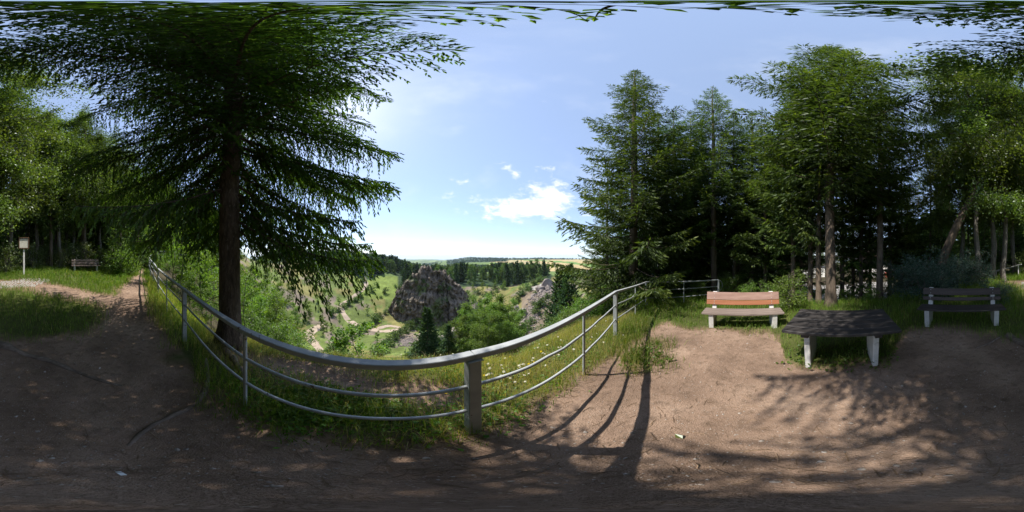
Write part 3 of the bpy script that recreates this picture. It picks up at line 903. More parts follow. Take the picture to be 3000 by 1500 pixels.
def broadleaf(seed, H, Rm, cb, r0, nlimb, nsub, nleaf, leaf_l, mat, bark, path=None, spread=0.30, hang=0.0, up=0.9, stems=1, sub_l=0.42, flat=0.4, lod=1):
    g = np.random.default_rng(seed)
    wood = MB(); leaf = MB()
    ends = []
    for st in range(stems):
        if path is not None:
            P = np.asarray(path, float)
            tt = np.linspace(0, 1, len(P)); t2 = np.linspace(0, 1, 22)
            P = np.stack([np.interp(t2, tt, P[:, c]) for c in range(3)], -1)
            for _ in range(3):
                P[1:-1] = (P[:-2] + 2 * P[1:-1] + P[2:]) / 4
        elif stems > 1:
            a = g.uniform(0, 6.28); ln = g.uniform(0.15, 0.75) * Rm / H
            z = np.linspace(-0.1, 1, 9) * H * g.uniform(0.6, 1.0)
            P = np.stack([np.cos(a) * ln * np.abs(z) ** 1.1 + g.normal(0, 0.02, 9), np.sin(a) * ln * np.abs(z) ** 1.1 + g.normal(0, 0.02, 9), z], -1)
        else:
            P, _ = trunk_pts(H * 0.92, g, 0.12, 12)
            P = np.vstack([P[:1] - [0, 0, 0.35], P])
        fr = np.linspace(0, 1, len(P))
        tube(wood, P, r0 * (1 - 0.9 * fr) + 0.004, 9 if lod <= 1 and stems == 1 else 4, cap=False)
        cum = np.concatenate([[0], np.cumsum(np.linalg.norm(np.diff(P, axis=0), axis=1))]); cum /= cum[-1]
        for b in range(nlimb):
            f = cb + (0.98 - cb) * (b + g.random()) / nlimb
            base = np.array([np.interp(f, cum, P[:, c]) for c in range(3)])
            rel = (f - cb) / (1 - cb)
            L = Rm * (1.0 - 0.55 * rel) * g.uniform(0.6, 1.1) * (0.55 + 0.45 * min(1, rel * 4))
            a = g.uniform(0, 6.28)
            out = np.array([math.cos(a), math.sin(a), 0])
            s = np.linspace(0, 1, 7)[:, None]
            upf = up * g.uniform(0.5, 1.2) * (0.6 + 0.9 * rel)
            Q = base + out * L * s + np.array([0, 0, 1.0]) * L * (upf * s - (0.35 + hang * 0.5) * s * s) + np.cumsum(g.normal(0, 0.03 * L, (7, 3)), 0) * s
            lr = max(0.006, r0 * (1 - 0.9 * f) * 0.5)
            tube(wood, Q, lr * (1 - 0.85 * s[:, 0]), 5 if lod <= 1 else 3, cap=False)
            ends.append(Q[2:])
            for _ in range(nsub):
                q = g.uniform(0.25, 1.0); b2 = np.array([np.interp(q, s[:, 0], Q[:, c]) for c in range(3)])
                d2 = unit(g.normal(0, 1, 3) * np.array([1, 1, 0.6]) + out * 0.7 + np.array([0, 0, 0.3 - hang]))
                l2 = sub_l * L * g.uniform(0.5, 1.2)
                s2 = np.linspace(0, 1, 5)[:, None]
                Q2 = b2 + d2 * l2 * s2 + np.array([0, 0, -1.0]) * l2 * (0.15 + hang) * s2 * s2
                tube(wood, Q2, lr * 0.4 * (1 - 0.8 * s2[:, 0]) + 0.002, 3, cap=False)
                ends.append(Q2[1:])
    E = np.concatenate(ends)
    c = E[g.integers(0, len(E), nleaf)]
    o = c + g.normal(0, spread, (nleaf, 3)) * np.array([1, 1, 0.75]) * g.uniform(0.1, 1.0, (nleaf, 1))
    o[:, 2] -= np.abs(g.normal(0, hang * 0.5 + 1e-3, nleaf))
    clump = fbm(o[:, 0] * 1.5 + o[:, 2], o[:, 1] * 1.5 - o[:, 2] * 0.7, seed)
    tint = np.clip(0.5 + (clump - 0.5) * 1.0 + g.normal(0, 0.18, nleaf), 0, 1)
    add_leaves(leaf, o, leaf_l * g.uniform(0.6, 1.3, nleaf), tint, g, flat, 0.66, hang)
    return wood.mesh('trunk', bark, True), leaf.mesh('crown', mat)


def plant(name, meshes, loc, rz, sc, label, cat='tree', group=None, parts=('trunk', 'crown'), sxy=None):
    e = empty(name, loc, rz)
    e.scale = (sxy or sc, sxy or sc, sc)
    for nm, me in zip(parts, meshes):
        link(nm, me, e)
    tag(e, label, cat, group)
    return e


# ------------------------------------------------------------------ the great spruce at the railing
TX, TY = -3.06, -0.49


_nk = np.random.default_rng(404)


def near_keep(z, a):
    """how far the branches reach: 0 deg = towards the clearing, 90 = towards the valley"""
    ang = math.degrees(a) % 360
    p = _nk.random()
    cam_side = ang > 318 or ang < 48
    if z > 4.5 and p > 0.80 and not 60 < ang < 150:
        return 0.25
    if z < 3.3:
        if 62 < ang < 165:
            return 0.74 if p < 0.5 else 0.0
        return 0.35 if 165 <= ang < 250 else 0.0
    if z < 4.5:
        if cam_side: return 0.12
        if ang < 130: return 0.95 if p < 0.4 else float(np.interp(ang, [48, 80, 98, 110], [.25, .4, .85, 1.0]))
        return 0.9
    if z < 5.3:
        if cam_side: return 0.55
        if ang < 130: return 1.05 if p < 0.3 else float(np.interp(ang, [48, 80, 96, 108], [.4, .46, .85, 1.05]))
        return 1.05
    if 45 < ang < 130 and z < 9.2:
        return 0.9 if p < 0.12 else float(np.interp(ang, [45, 60, 80, 96, 106], [.75, .48, .52, .85, 1.05] if z < 5.9 else [.85, .80, .86, .95, 1.05]))
    if cam_side:
        return (0.84 if 14 < ang < 60 else 1.0) * float(np.interp(z, [5.3, 6.2, 7.5, 10, 13], [0.72, 0.98, 1.2, 1.28, 1.0]))
    return 1.06 if 5.6 < z < 10.5 else 0.95


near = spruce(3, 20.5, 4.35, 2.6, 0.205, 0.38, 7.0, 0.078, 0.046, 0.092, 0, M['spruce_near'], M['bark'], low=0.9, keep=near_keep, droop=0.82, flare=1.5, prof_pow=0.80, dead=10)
plant('spruce_tree', near, (TX, TY, float(height(TX, TY))), 0, 1.0,
      'huge dark spruce with thick bare lower trunk standing just outside the railing')

# ------------------------------------------------------------------ spruces round the clearing
def keep_valley(z, a):
    return 1.0 if z > 1.5 else 0.9


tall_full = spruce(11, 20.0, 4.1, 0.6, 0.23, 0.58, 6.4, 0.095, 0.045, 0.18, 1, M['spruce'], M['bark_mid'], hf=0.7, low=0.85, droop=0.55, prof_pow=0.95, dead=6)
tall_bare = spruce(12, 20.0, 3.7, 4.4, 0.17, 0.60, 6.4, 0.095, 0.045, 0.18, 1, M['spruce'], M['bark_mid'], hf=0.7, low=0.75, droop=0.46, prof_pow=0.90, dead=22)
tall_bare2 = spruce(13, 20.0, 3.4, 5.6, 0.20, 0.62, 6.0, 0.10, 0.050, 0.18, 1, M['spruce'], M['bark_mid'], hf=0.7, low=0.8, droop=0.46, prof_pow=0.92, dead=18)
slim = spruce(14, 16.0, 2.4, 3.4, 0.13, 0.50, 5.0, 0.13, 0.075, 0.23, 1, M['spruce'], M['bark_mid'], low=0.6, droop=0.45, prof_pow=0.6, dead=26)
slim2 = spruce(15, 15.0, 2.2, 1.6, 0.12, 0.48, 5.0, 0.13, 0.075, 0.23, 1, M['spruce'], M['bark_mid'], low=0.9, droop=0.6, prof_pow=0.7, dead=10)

plant('spruce_tree', tall_full, spot(42.5, 8.0, -0.1), 0.4, 1.0, 'tall sunlit spruce with branches down to the ground behind the railing corner')
plant('spruce_tree', tall_bare2, spot(71.2, 9.6, -0.1), 1.9, 0.93, 'tall spruce with bare trunk behind the sunlit bench')
plant('spruce_tree', tall_bare, spot(112.0, 5.9, -0.1), 2.6, 1.08, 'tall spruce with thickest bare trunk right behind the dark picnic table')
plant('spruce_tree', slim, spot(98.6, 8.4, -0.1), 0.9, 1.0, 'slender spruce behind the leafy sapling beside the sunlit bench')
plant('spruce_tree', slim, spot(104.9, 7.6, -0.1), 2.2, 0.93, 'slender dark spruce next to the thick trunk behind the table')
plant('spruce_tree', slim2, spot(120.0, 10.5, -0.1), 0.2, 0.95, 'spruce with drooping dark branches in front of the parking lot')
plant('spruce_tree', slim, spot(122.8, 9.2, -0.1), 4.1, 0.9, 'slender spruce beside the parking lot with a leaning board at its foot')
plant('spruce_tree', tall_bare2, spot(129.1, 7.4, -0.1), 3.3, 0.80, 'spruce with straight pale bare trunk left of the juniper bushes')
plant('spruce_tree', slim, spot(107.8, 6.6, -0.1), 5.0, 0.88, 'slender spruce just beside the thickest trunk behind the table')

g = np.random.default_rng(77)
for a, d, k, sc in ((33.5, 12.5, 0, .72), (38, 15, 0, .9), (51, 10.8, 0, .82), (57, 10.5, 1, .80), (63, 11.8, 1, .9), (67, 13, 0, .9), (78, 11.0, 1, .84), (84, 12.2, 2, .96), (89, 10.4, 1, .76), (94, 11.6, 2, .9), (97, 13, 0, .9), (101.5, 10.6, 1, .74), (116, 9.6, 2, .70),
                    (126, 12.0, 1, .78), (133, 10.0, 2, .66), (137, 11, 1, .72)):
    plant('spruce_tree', (tall_full, tall_bare, tall_bare2)[k], spot(a, d, -0.15), a * 5.3, sc, 'tall spruce in the front row of the wood behind bench and table', 'tree', 'front row of spruces behind bench and table', sxy=sc * (1.0 + 0.12 * math.sin(a)))
WOOD_R = [(52, 13), (57, 11), (61, 15.5), (64, 12.5), (67.5, 17), (76, 14), (79.5, 11.8), (84, 16), (87, 12.6), (90.5, 15), (93.5, 11.2), (47, 19), (55, 21), (63, 22), (72, 21), (80, 21),
          (88, 21), (95, 19), (100, 38), (135.5, 15), (139, 12), (143, 17), (146.5, 11.5), (151, 14), (154, 18), (160, 13.5), (166, 16), (171, 20), (148, 22), (158, 24), (164, 25), (177, 17)]
for i, (a, d) in enumerate(WOOD_R):
    bank = a > 134
    plant('spruce_tree', (slim, slim2, tall_bare)[int(g.integers(0, 3)) if d > 14 else int(g.integers(0, 2))], spot(a + g.normal(0, 0.4), d, -0.15), g.uniform(0, 6.28), g.uniform(0.72, 1.0) * (0.85 if bank else 1.0),
          'spruce in the dark wood behind the juniper bushes and dark bench' if bank else 'spruce in the dark wood behind the sunlit bench', 'tree',
          'spruces of the wood behind the juniper bushes' if bank else 'spruces of the wood behind the sunlit bench')
WOOD_L = [(-118, 26), (-121, 21), (-124.5, 23), (-127.5, 19.5), (-130, 23), (-133, 15.5), (-131, 28), (-136.5, 18), (-139, 14), (-142, 22), (-145.5, 16), (-148, 25), (-151, 14.5), (-154, 19), (-158, 24),
          (-161, 15), (-165, 20), (-169, 13.5), (-173, 18), (-177, 24), (-113, 30), (-108, 34), (-104, 40), (-125.5, 30), (-134, 33), (-140, 32), (-116, 36), (-150, 31), (-121, 28)]
for i, (a, d) in enumerate(WOOD_L):
    plant('spruce_tree', (slim, slim2, tall_bare)[int(g.integers(0, 3))], spot(a + g.normal(0, 0.4), d, -0.15), g.uniform(0, 6.28), g.uniform(0.75, 1.05),
          'spruce in the dark wood behind the notice board and the grey bench', 'tree', 'spruces of the wood behind the notice board')
plant('spruce_tree', tall_bare, spot(-150.2, 12.0, -0.1), 0.7, 0.85, 'spruce with broad dark trunk right behind the far grey bench')
plant('spruce_tree', slim, spot(-162, 11.3, -0.1), 1.1, 0.9, 'spruce with thin dark trunk between notice board and grey bench')
small_spruce = spruce(16, 5.0, 1.7, 0.3, 0.05, 0.22, 6, 0.12, 0.09, 0.17, 1, M['spruce'], M['bark_mid'], low=0.95, droop=0.4, prof_pow=0.85)
plant('spruce_tree', small_spruce, spot(-137.5, 11.2, -0.05), 0.3, 1.0, 'young bright green spruce beside the grey bench', 'tree')
plant('spruce_tree', small_spruce, spot(-131.5, 13.6, -0.05), 2.0, 1.1, 'young spruce at the edge of the wood above the path end', 'tree')

# ------------------------------------------------------------------ broadleaf trees
lean = [(0, 0, -0.3), (0.12, 0, 0.6), (0.45, 0, 1.6), (0.95, 0.1, 2.6), (1.35, 0.2, 3.4), (1.55, 0.3, 4.3), (1.45, 0.3, 5.4), (1.35, 0.2, 6.8), (1.7, 0.1, 8.4), (2.1, 0, 10.0), (2.3, 0, 11.6)]
birch_lean = broadleaf(21, 12, 4.2, 0.40, 0.17, 26, 10, 52000, 0.085, M['birch_leaf'], M['bark_mid'], path=lean, spread=0.34, hang=0.25, up=0.8)
e = plant('birch_tree', birch_lean, spot(148.6, 7.6, -0.1), R(200), 1.42, 'leaning rough-barked birch growing out of the juniper bushes')
birch = broadleaf(22, 13.5, 3.7, 0.26, 0.15, 28, 9, 42000, 0.095, M['birch_leaf'], M['bark_grey'], spread=0.35, hang=0.3, up=0.9)
for a, d, s, lab in ((168.5, 9.0, 1.32, 'leafy birch with hanging twigs above the dark bench'), (159, 10.5, 1.22, 'leafy birch with straight trunk beyond the juniper bushes'),
                     (176.5, 11.0, 1.25, 'leafy birch beside the stair handrail'),
                     (163.5, 8.2, 1.15, 'leafy birch close behind the juniper bushes'), (173.0, 8.4, 1.1, 'leafy birch between the dark bench and the handrail')):
    plant('birch_tree', birch, spot(a, d, -0.1), a, s, lab)
for i, (a, d, s) in enumerate(((-176, 11.0, 1.2), (-167.5, 12.0, 1.15), (-159, 11.5, 1.1), (-154, 14.0, 1.1), (-145, 13.2, 1.0), (-137, 15.5, 1.0), (-157, 17, 1.2), (-171, 16.5, 1.2))):
    plant('birch_tree', birch, spot(a, d, -0.1), a * 1.7, s, 'leafy birch at the edge of the wood behind the notice board', 'tree', 'birches at the wood edge behind the notice board')
for i, (a, d, s) in enumerate(((98, 52, .9), (101.5, 46, .8), (104, 55, 1.0), (107, 50, .85), (110, 56, 1.0), (114, 52, .9), (118, 60, 1.0), (94, 44, .8), (90, 50, .9), (126, 58, 1.0), (131, 50, .9), (137, 48, 1.0), (143, 42, .9))):
    plant('broadleaf_tree', birch, spot(a, d, -0.2), a, s * 0.92, 'bright green tree beyond the parking lot', 'tree', 'green trees beyond the parking lot')

sap = broadleaf(23, 3.4, 1.15, 0.22, 0.030, 14, 6, 2600, 0.085, M['leaf'], M['bark_grey'], spread=0.16, up=0.7, flat=0.7)
sap2 = broadleaf(24, 4.2, 1.3, 0.25, 0.032, 16, 6, 3400, 0.080, M['leaf'], M['bark_grey'], spread=0.18, up=0.8, flat=0.6)
bushm = broadleaf(25, 1.7, 1.2, 0.15, 0.014, 5, 3, 3000, 0.075, M['leaf'], M['bark_grey'], spread=0.16, stems=9, up=0.6, flat=0.7)
oak = broadleaf(26, 2.6, 1.5, 0.30, 0.040, 11, 5, 1700, 0.115, M['leaf'], M['bark_grey'], spread=0.15, up=0.75, flat=0.8)
plant('oak_sapling', oak, spot(-57.0, 5.4, -0.1), 0.5, 1.0, 'small open-crowned oak sapling on the slope below the meadow', 'sapling')
for i, (a, d, s, k) in enumerate(((-119, 9.0, 1.0, 1), (-116, 7.6, .9, 0), (-113, 9.5, 1.05, 1), (-110.5, 7.2, .85, 0), (-108, 10.5, 1.2, 1), (-105, 8.6, 1.15, 1), (-117, 12, 1.2, 1), (-112, 13, 1.4, 1))):
    plant('sapling', (sap, sap2)[k], spot(a, d, -0.08), a * 3.1, s, 'bright leafy sapling behind the railing beside the path', 'sapling', 'saplings on the bank behind the railing')
for i, (a, d, s, k) in enumerate(((-93, 6.8, 1.0, 1), (-90.5, 9.0, 1.3, 1), (-88, 7.4, 1.0, 0), (-85.5, 9.6, 1.35, 1), (-82.5, 8.0, 1.05, 1), (-79.5, 9.5, 1.1, 0), (-95.5, 11, 1.5, 1), (-87, 13, 1.7, 1), (-83, 14, 1.6, 1),
                                  (-77, 11, 1.2, 1), (-91, 17, 2.0, 1), (-97, 15, 1.9, 1), (-80, 18, 1.8, 1), (-86, 20, 2.2, 1), (-94, 24, 2.4, 1), (-74, 15, 1.2, 0))):
    plant('sapling', (sap, sap2)[k], spot(a, d, -0.1), a * 2.3, s, 'leafy sapling on the quarry slope below the great spruce', 'sapling', 'saplings on the quarry slope')
for i, (a, d, s) in enumerate(((-78, 5.2, .7), (-82.5, 5.0, .75), (-74.5, 6.2, .8), (-70, 7.2, .9), (-67, 5.8, .7), (-63, 7.0, .9), (-60, 6.0, .75), (-53, 6.8, .9), (-50, 5.6, .75), (-47, 7.2, .9), (-44.5, 5.6, .65), (-40.5, 6.2, .6),
                               (-88, 5.4, .75), (-72, 9.5, 1.1), (-64, 11, 1.2), (-55, 9.5, 1.2), (-49, 11, 1.3))):
    plant('shrub', bushm, spot(a, d, -0.1), a * 1.3, s, 'bright green shrub on the slope below the flower meadow', 'shrub', 'shrubs on the slope below the meadow')
for i, (a, d, s) in enumerate(((12.0, 7.6, .8), (15, 6.6, .8), (17.5, 7.8, 1.0), (20.5, 6.6, .8), (23, 8.0, 1.1), (26, 7.0, .9), (28.5, 8.5, 1.1), (31, 7.2, .9), (34.5, 7.6, .9), (9, 9.5, 1.0), (13.5, 10.5, 1.3), (18, 12, 1.5), (6.5, 11.5, 1.1), (24, 11, 1.5))):
    plant('shrub', bushm, spot(a, d, -0.1), a * 1.9, s, 'leafy shrub on the bank outside the railing before the sunlit spruce', 'shrub', 'shrubs on the bank outside the railing')
for a, d, sc in ((58, 8.6, .6), (66, 8.2, .55), (75.5, 8.8, .7), (83, 7.6, .6), (90, 8.0, .7), (101, 7.4, .5), (117.5, 7.6, .55), (126.5, 7.2, .5)):
    plant('shrub', bushm, spot(a, d, -0.05), a, sc, 'low bright shrub in the grass at the foot of the spruces behind bench and table', 'shrub', 'low shrubs at the foot of the spruces')
plant('shrub', bushm, spot(97.5, 5.2, -0.05), 0.8, 0.78, 'leafy sapling-like shrub between the sunlit bench and the dark table', 'shrub')
plant('shrub', bushm, spot(-136.5, 10.0, -0.05), 0.2, 1.05, 'rounded bright green bush beside the far grey bench', 'shrub')
plant('shrub', bushm, spot(-133.7, 10.6, -0.05), 2.2, 0.75, 'low green bush between the rounded bush and the path end', 'shrub')
for i, (a, d, s) in enumerate(((-127, 13.5, .9), (-124.2, 14.5, 1.0), (-120.5, 16.5, 1.2), (-130, 14.8, .8))):
    plant('shrub', bushm, spot(a, d, -0.05), a, s, 'dark green shrub below the far end of the railing', 'shrub', 'shrubs by the far end of the railing')
darkb = broadleaf(27, 2.2, 1.3, 0.10, 0.016, 5, 3, 2600, 0.08, M['birch_leaf'], M['bark_grey'], spread=0.2, stems=8, up=0.6)
for i, (a, d) in enumerate(((-178, 10.2), (-173.5, 11.5), (-168.5, 10.9), (-163.5, 11.8), (-158.5, 11.2), (-154, 12.3), (-149, 11.4), (-144.5, 12.6), (-140.6, 11.9), (-166, 14), (-160.5, 14.5), (-147, 15), (-135.5, 13), (-175.5, 14))):
    plant('shrub', darkb, spot(a, d, -0.05), a, g.uniform(.7, 1.1), 'dark undergrowth shrub at the wood edge behind the notice board', 'shrub', 'undergrowth behind the notice board')
for i, (a, d) in enumerate(((50, 9.8), (54.5, 12), (60, 10.8), (65, 10.5), (69, 12.5), (75, 10.5), (81, 12.8), (86, 10.8), (91, 12.5), (96, 12), (134.5, 10.6), (140, 10.0), (172.5, 13), (165, 11.5), (153.5, 10.5), (179, 13), (99.5, 11), (103.5, 12.5), (109.5, 10.5), (114.5, 12.5), (118, 11.5), (127, 9.6), (131, 9.2), (134, 8.2), (136.5, 9.6), (124.8, 13))):
    plant('shrub', darkb, spot(a, d, -0.05), a, g.uniform(.55, .95), 'dark undergrowth shrub among the trunks behind benches and table', 'shrub', 'undergrowth among the trunks')

jun = broadleaf(28, 1.35, 1.25, 0.05, 0.016, 7, 4, 7000, 0.055, M['juniper'], M['bark_grey'], spread=0.13, stems=9, up=0.9, flat=0.1)
for a, d, s, lab in ((144.5, 5.9, 1.0, 'large blue-green juniper bush left of the dark bench'), (139.7, 7.0, .95, 'blue-green juniper behind the pale bare trunk'), (150.5, 5.3, .72, 'low juniper bush behind left end of dark bench'),
                     (156.5, 6.2, .85, 'juniper bush behind the middle of the dark bench'), (163, 6.4, .8, 'juniper bush behind right end of dark bench'), (170.8, 4.9, .45, 'small low juniper beside right end of dark bench')):
    plant('juniper_bush', jun, spot(a, d, -0.05), a, s, lab, 'bush')

# ------------------------------------------------------------------ trees in the quarry and the valley wood
qspruce = spruce(31, 10.0, 2.4, 0.4, 0.12, 0.36, 8, 0.20, 0.11, 0.36, 2, M['spruce_far'], M['bark_mid'], low=0.95, droop=0.35, prof_pow=0.9)
plant('spruce_tree', qspruce, spot(-29.9, 23.0, -0.1), 0.0, 1.12, 'conical dark spruce standing alone on the quarry slope below the railing')
plant('spruce_tree', qspruce, spot(-22.5, 29.0, -0.1), 1.0, .86, 'dark spruce between lone spruce and birches in the quarry')
plant('spruce_tree', qspruce, spot(-11.0, 44.0, -0.1), 2.0, 1.15, 'narrow dark spruce among the birches of the quarry', sxy=0.75)
plant('spruce_tree', qspruce, spot(-3.8, 45.0, -0.1), 3.0, 1.35, 'taller dark spruce among the birches of the quarry', sxy=0.9)
qbirch = broadleaf(32, 10.5, 2.4, 0.16, 0.09, 20, 6, 6500, 0.20, M['quarry_birch'], M['bark_grey'], spread=0.40, hang=0.12, up=1.1, lod=2)
for i, (a, d, s) in enumerate(((-18.5, 28, .85), (-16.0, 30, 1.0), (-13.5, 27, 1.0), (-14.5, 35, 1.15), (-9.5, 30, 1.15), (-6.5, 26, 1.0), (-8.0, 36, 1.2), (-3.5, 29, 1.15), (-1.0, 25, .9), (1.5, 32, 1.0), (-11.5, 24, .8),
                               (-4.5, 22, .75), (0.5, 22, .7), (-8.5, 21, .7))):
    plant('birch_tree', qbirch, spot(a, d, -0.1), a * 2, s * 1.18, 'pale green birch in the group growing on the quarry slope', 'tree', 'birches on the quarry slope')
for i, (a, d, s) in enumerate(((-98, 30, 1.0), (-93, 38, 1.1), (-88, 34, 1.0), (-84, 42, 1.1), (-79, 36, .9), (-102, 26, 1.0), (-76, 50, .9), (-90, 50, 1.2), (-72, 60, .9), (-82, 58, 1.1), (-96, 48, 1.2), (-86, 66, 1.2), (-78, 70, 1.1))):
    plant('birch_tree', qbirch, spot(a, d, -0.1), a * 2, s, 'green tree on the far side of the slope below the great spruce', 'tree', 'trees on the slope below the great spruce')
gv = np.random.default_rng(8)
for k in range(46):
    a = gv.uniform(-82, -47) if k < 30 else gv.uniform(-30, 8); d = gv.uniform(38, 105) if k < 30 else gv.uniform(88, 112)
    plant('birch_tree', qbirch, spot(a, d, -0.1), a * 3, gv.uniform(0.28, 0.62), 'small young birch growing wild on the quarry floor', 'tree', 'young birches on the quarry floor')
fs = spruce(33, 14.0, 2.6, 0.6, 0.16, 1.0, 6, 0.8, 0.5, 1.1, 2, M['spruce_far'], M['bark_mid'], low=0.95, droop=0.4, prof_pow=0.9)
fb = broadleaf(34, 12.5, 3.2, 0.12, 0.15, 14, 4, 1100, 0.75, M['far_leaf'], M['bark_grey'], spread=0.75, up=1.0, lod=2)
plant('spruce_tree', qspruce, spot(16.5, 26, -0.1), 0.4, 1.25, 'dark spruce on the quarry edge beside the tall sunlit spruce')
plant('spruce_tree', qspruce, spot(20.0, 24, -0.1), 1.4, 1.2, 'second dark spruce on the quarry edge, close beside the sunlit spruce')
g = np.random.default_rng(5)


qbush = broadleaf(35, 1.6, 1.3, 0.10, 0.02, 4, 2, 420, 0.26, M['far_leaf'], M['bark_grey'], spread=0.22, stems=6, up=0.6, lod=2)


def single_far_tree(src):
    """a far tree or bush as one mesh, trunk and crown together"""
    bm = bmesh.new()
    for k, me in enumerate(src):
        n0 = len(bm.faces)
        bm.from_mesh(me)
        bm.faces.ensure_lookup_table()
        for f in bm.faces[n0:]:
            f.material_index = k
    me = bpy.data.meshes.new('far_tree')
    bm.to_mesh(me); bm.free()
    for s in src:
        me.materials.append(s.materials[0])
    return me


FARS, FARB, BUSH1 = single_far_tree(fs), single_far_tree(fb), single_far_tree(qbush)
n = 0
for k in range(6000):
    if n >= 290:
        break
    a = g.uniform(-62, 13); d = g.uniform(116, 235) if a > -40 else g.uniform(138, 240)
    if a > -40 and d > 195: continue
    x = d * math.sin(R(a)); y = d * math.cos(R(a))
    if not bool(woods(np.array([a]), np.array([d]))[0]): continue
    con = g.random() < (0.62 if a < -38 else 0.3)
    o = link('spruce_tree' if con else 'broadleaf_tree', FARS if con else FARB)
    s = g.uniform(0.9, 1.3) * (0.9 if d > 150 and a > -38 else 1.0)
    o.location = (x, y, float(height(x, y)) - 0.3)
    o.rotation_euler = (0, 0, g.uniform(0, 6.28)); o.scale = (s * g.uniform(.85, 1.1),) * 2 + (s,)
    tag(o, 'dark pointed spruce in the wood beyond the quarry rock' if con else 'rounded green tree in the wood beyond the quarry rock', 'tree',
        'spruces of the wood beyond the quarry' if con else 'broadleaf trees of the wood beyond the quarry')
    n += 1
for k in range(150):
    a = (g.uniform(38, 92) if k < 45 else g.uniform(138, 180)) if k < 80 else g.uniform(-180, -104)
    d = g.uniform(24, 58)
    con = g.random() < 0.55
    o = link('spruce_tree' if con else 'broadleaf_tree', FARS if con else FARB)
    s = g.uniform(0.8, 1.15)
    o.location = spot(a, d, -0.5); o.rotation_euler = (0, 0, g.uniform(0, 6.28)); o.scale = (s, s, s * g.uniform(0.9, 1.2))
    tag(o, ('dense dark spruce deep in the wood beyond the clearing' if con else 'dense leafy tree deep in the wood beyond the clearing'), 'tree', 'spruces deep in the wood' if con else 'leafy trees deep in the wood')
BUSHY = [(-52, 128), (-50.5, 112), (-47.5, 118), (-53.5, 104), (-44.5, 106), (-46, 98), (-22, 98), (-19.5, 92), (-24, 104), (-41, 118), (-6, 108), (3, 98), (6.5, 84), (8.2, 76), (7.4, 68), (5.0, 104), (10.2, 101), (-14.5, 88), (-12.0, 100), (9.6, 62)] + [(-64 + (k * 37 % 79) * 0.98, 30 + (k * 53 % 79)) for k in range(130)]
for a, d in BUSHY:
    o = link('shrub', BUSH1); o.location = spot(a, d, -0.2); o.rotation_euler = (0, 0, a); o.scale = (g.uniform(1.2, 2.6),) * 3
    tag(o, 'small round bush scattered on the quarry grassland', 'shrub', 'bushes on the quarry grassland')

# distant woods on the hills: too many and too far to tell apart
mb = MB()
ca = g.uniform(-100, 36, 60000); cd = np.exp(g.uniform(math.log(200), math.log(1800), 60000))
m = woods(ca, cd) & ((cd > 235) | (ca < -62)); ca = ca[m][:7500]; cd = cd[m][:7500]
B = spots(ca, cd); nn = len(B)
hh = g.uniform(9, 15, nn); rr = hh * g.uniform(0.22, 0.36, nn); rot = g.uniform(0, 6.28, nn); con = g.random(nn) < 0.5
vs = []
for k in range(5):
    an = rot + k * 1.2566
    vs.append(B + np.stack([np.cos(an) * rr, np.sin(an) * rr, hh * np.where(con, 0.08, 0.35)], -1))
for k in range(5):
    an = rot + 0.6 + k * 1.2566
    vs.append(B + np.stack([np.cos(an) * rr * .7, np.sin(an) * rr * .7, hh * np.where(con, 0.4, 0.78)], -1))
vs.append(B + np.stack([0 * hh, 0 * hh, hh * np.where(con, 1.0, 0.92)], -1))
V = np.stack(vs, 1)
fc = []
for k in range(5):
    k2 = (k + 1) % 5
    fc += [[k, k2, 5 + k], [k2, 5 + k2, 5 + k], [5 + k, 5 + k2, 10]]
F = (np.arange(nn)[:, None, None] * 11 + np.array(fc)[None]).reshape(-1, 3)
mb.add(V.reshape(-1, 3), F, np.repeat(np.clip(g.normal(0.4, 0.25, nn), 0, 1), 15))
tag(mb.build('distant_woods', M['spruce_far']), 'dark distant woods covering the hills beyond the valley', 'woods', kind='stuff')

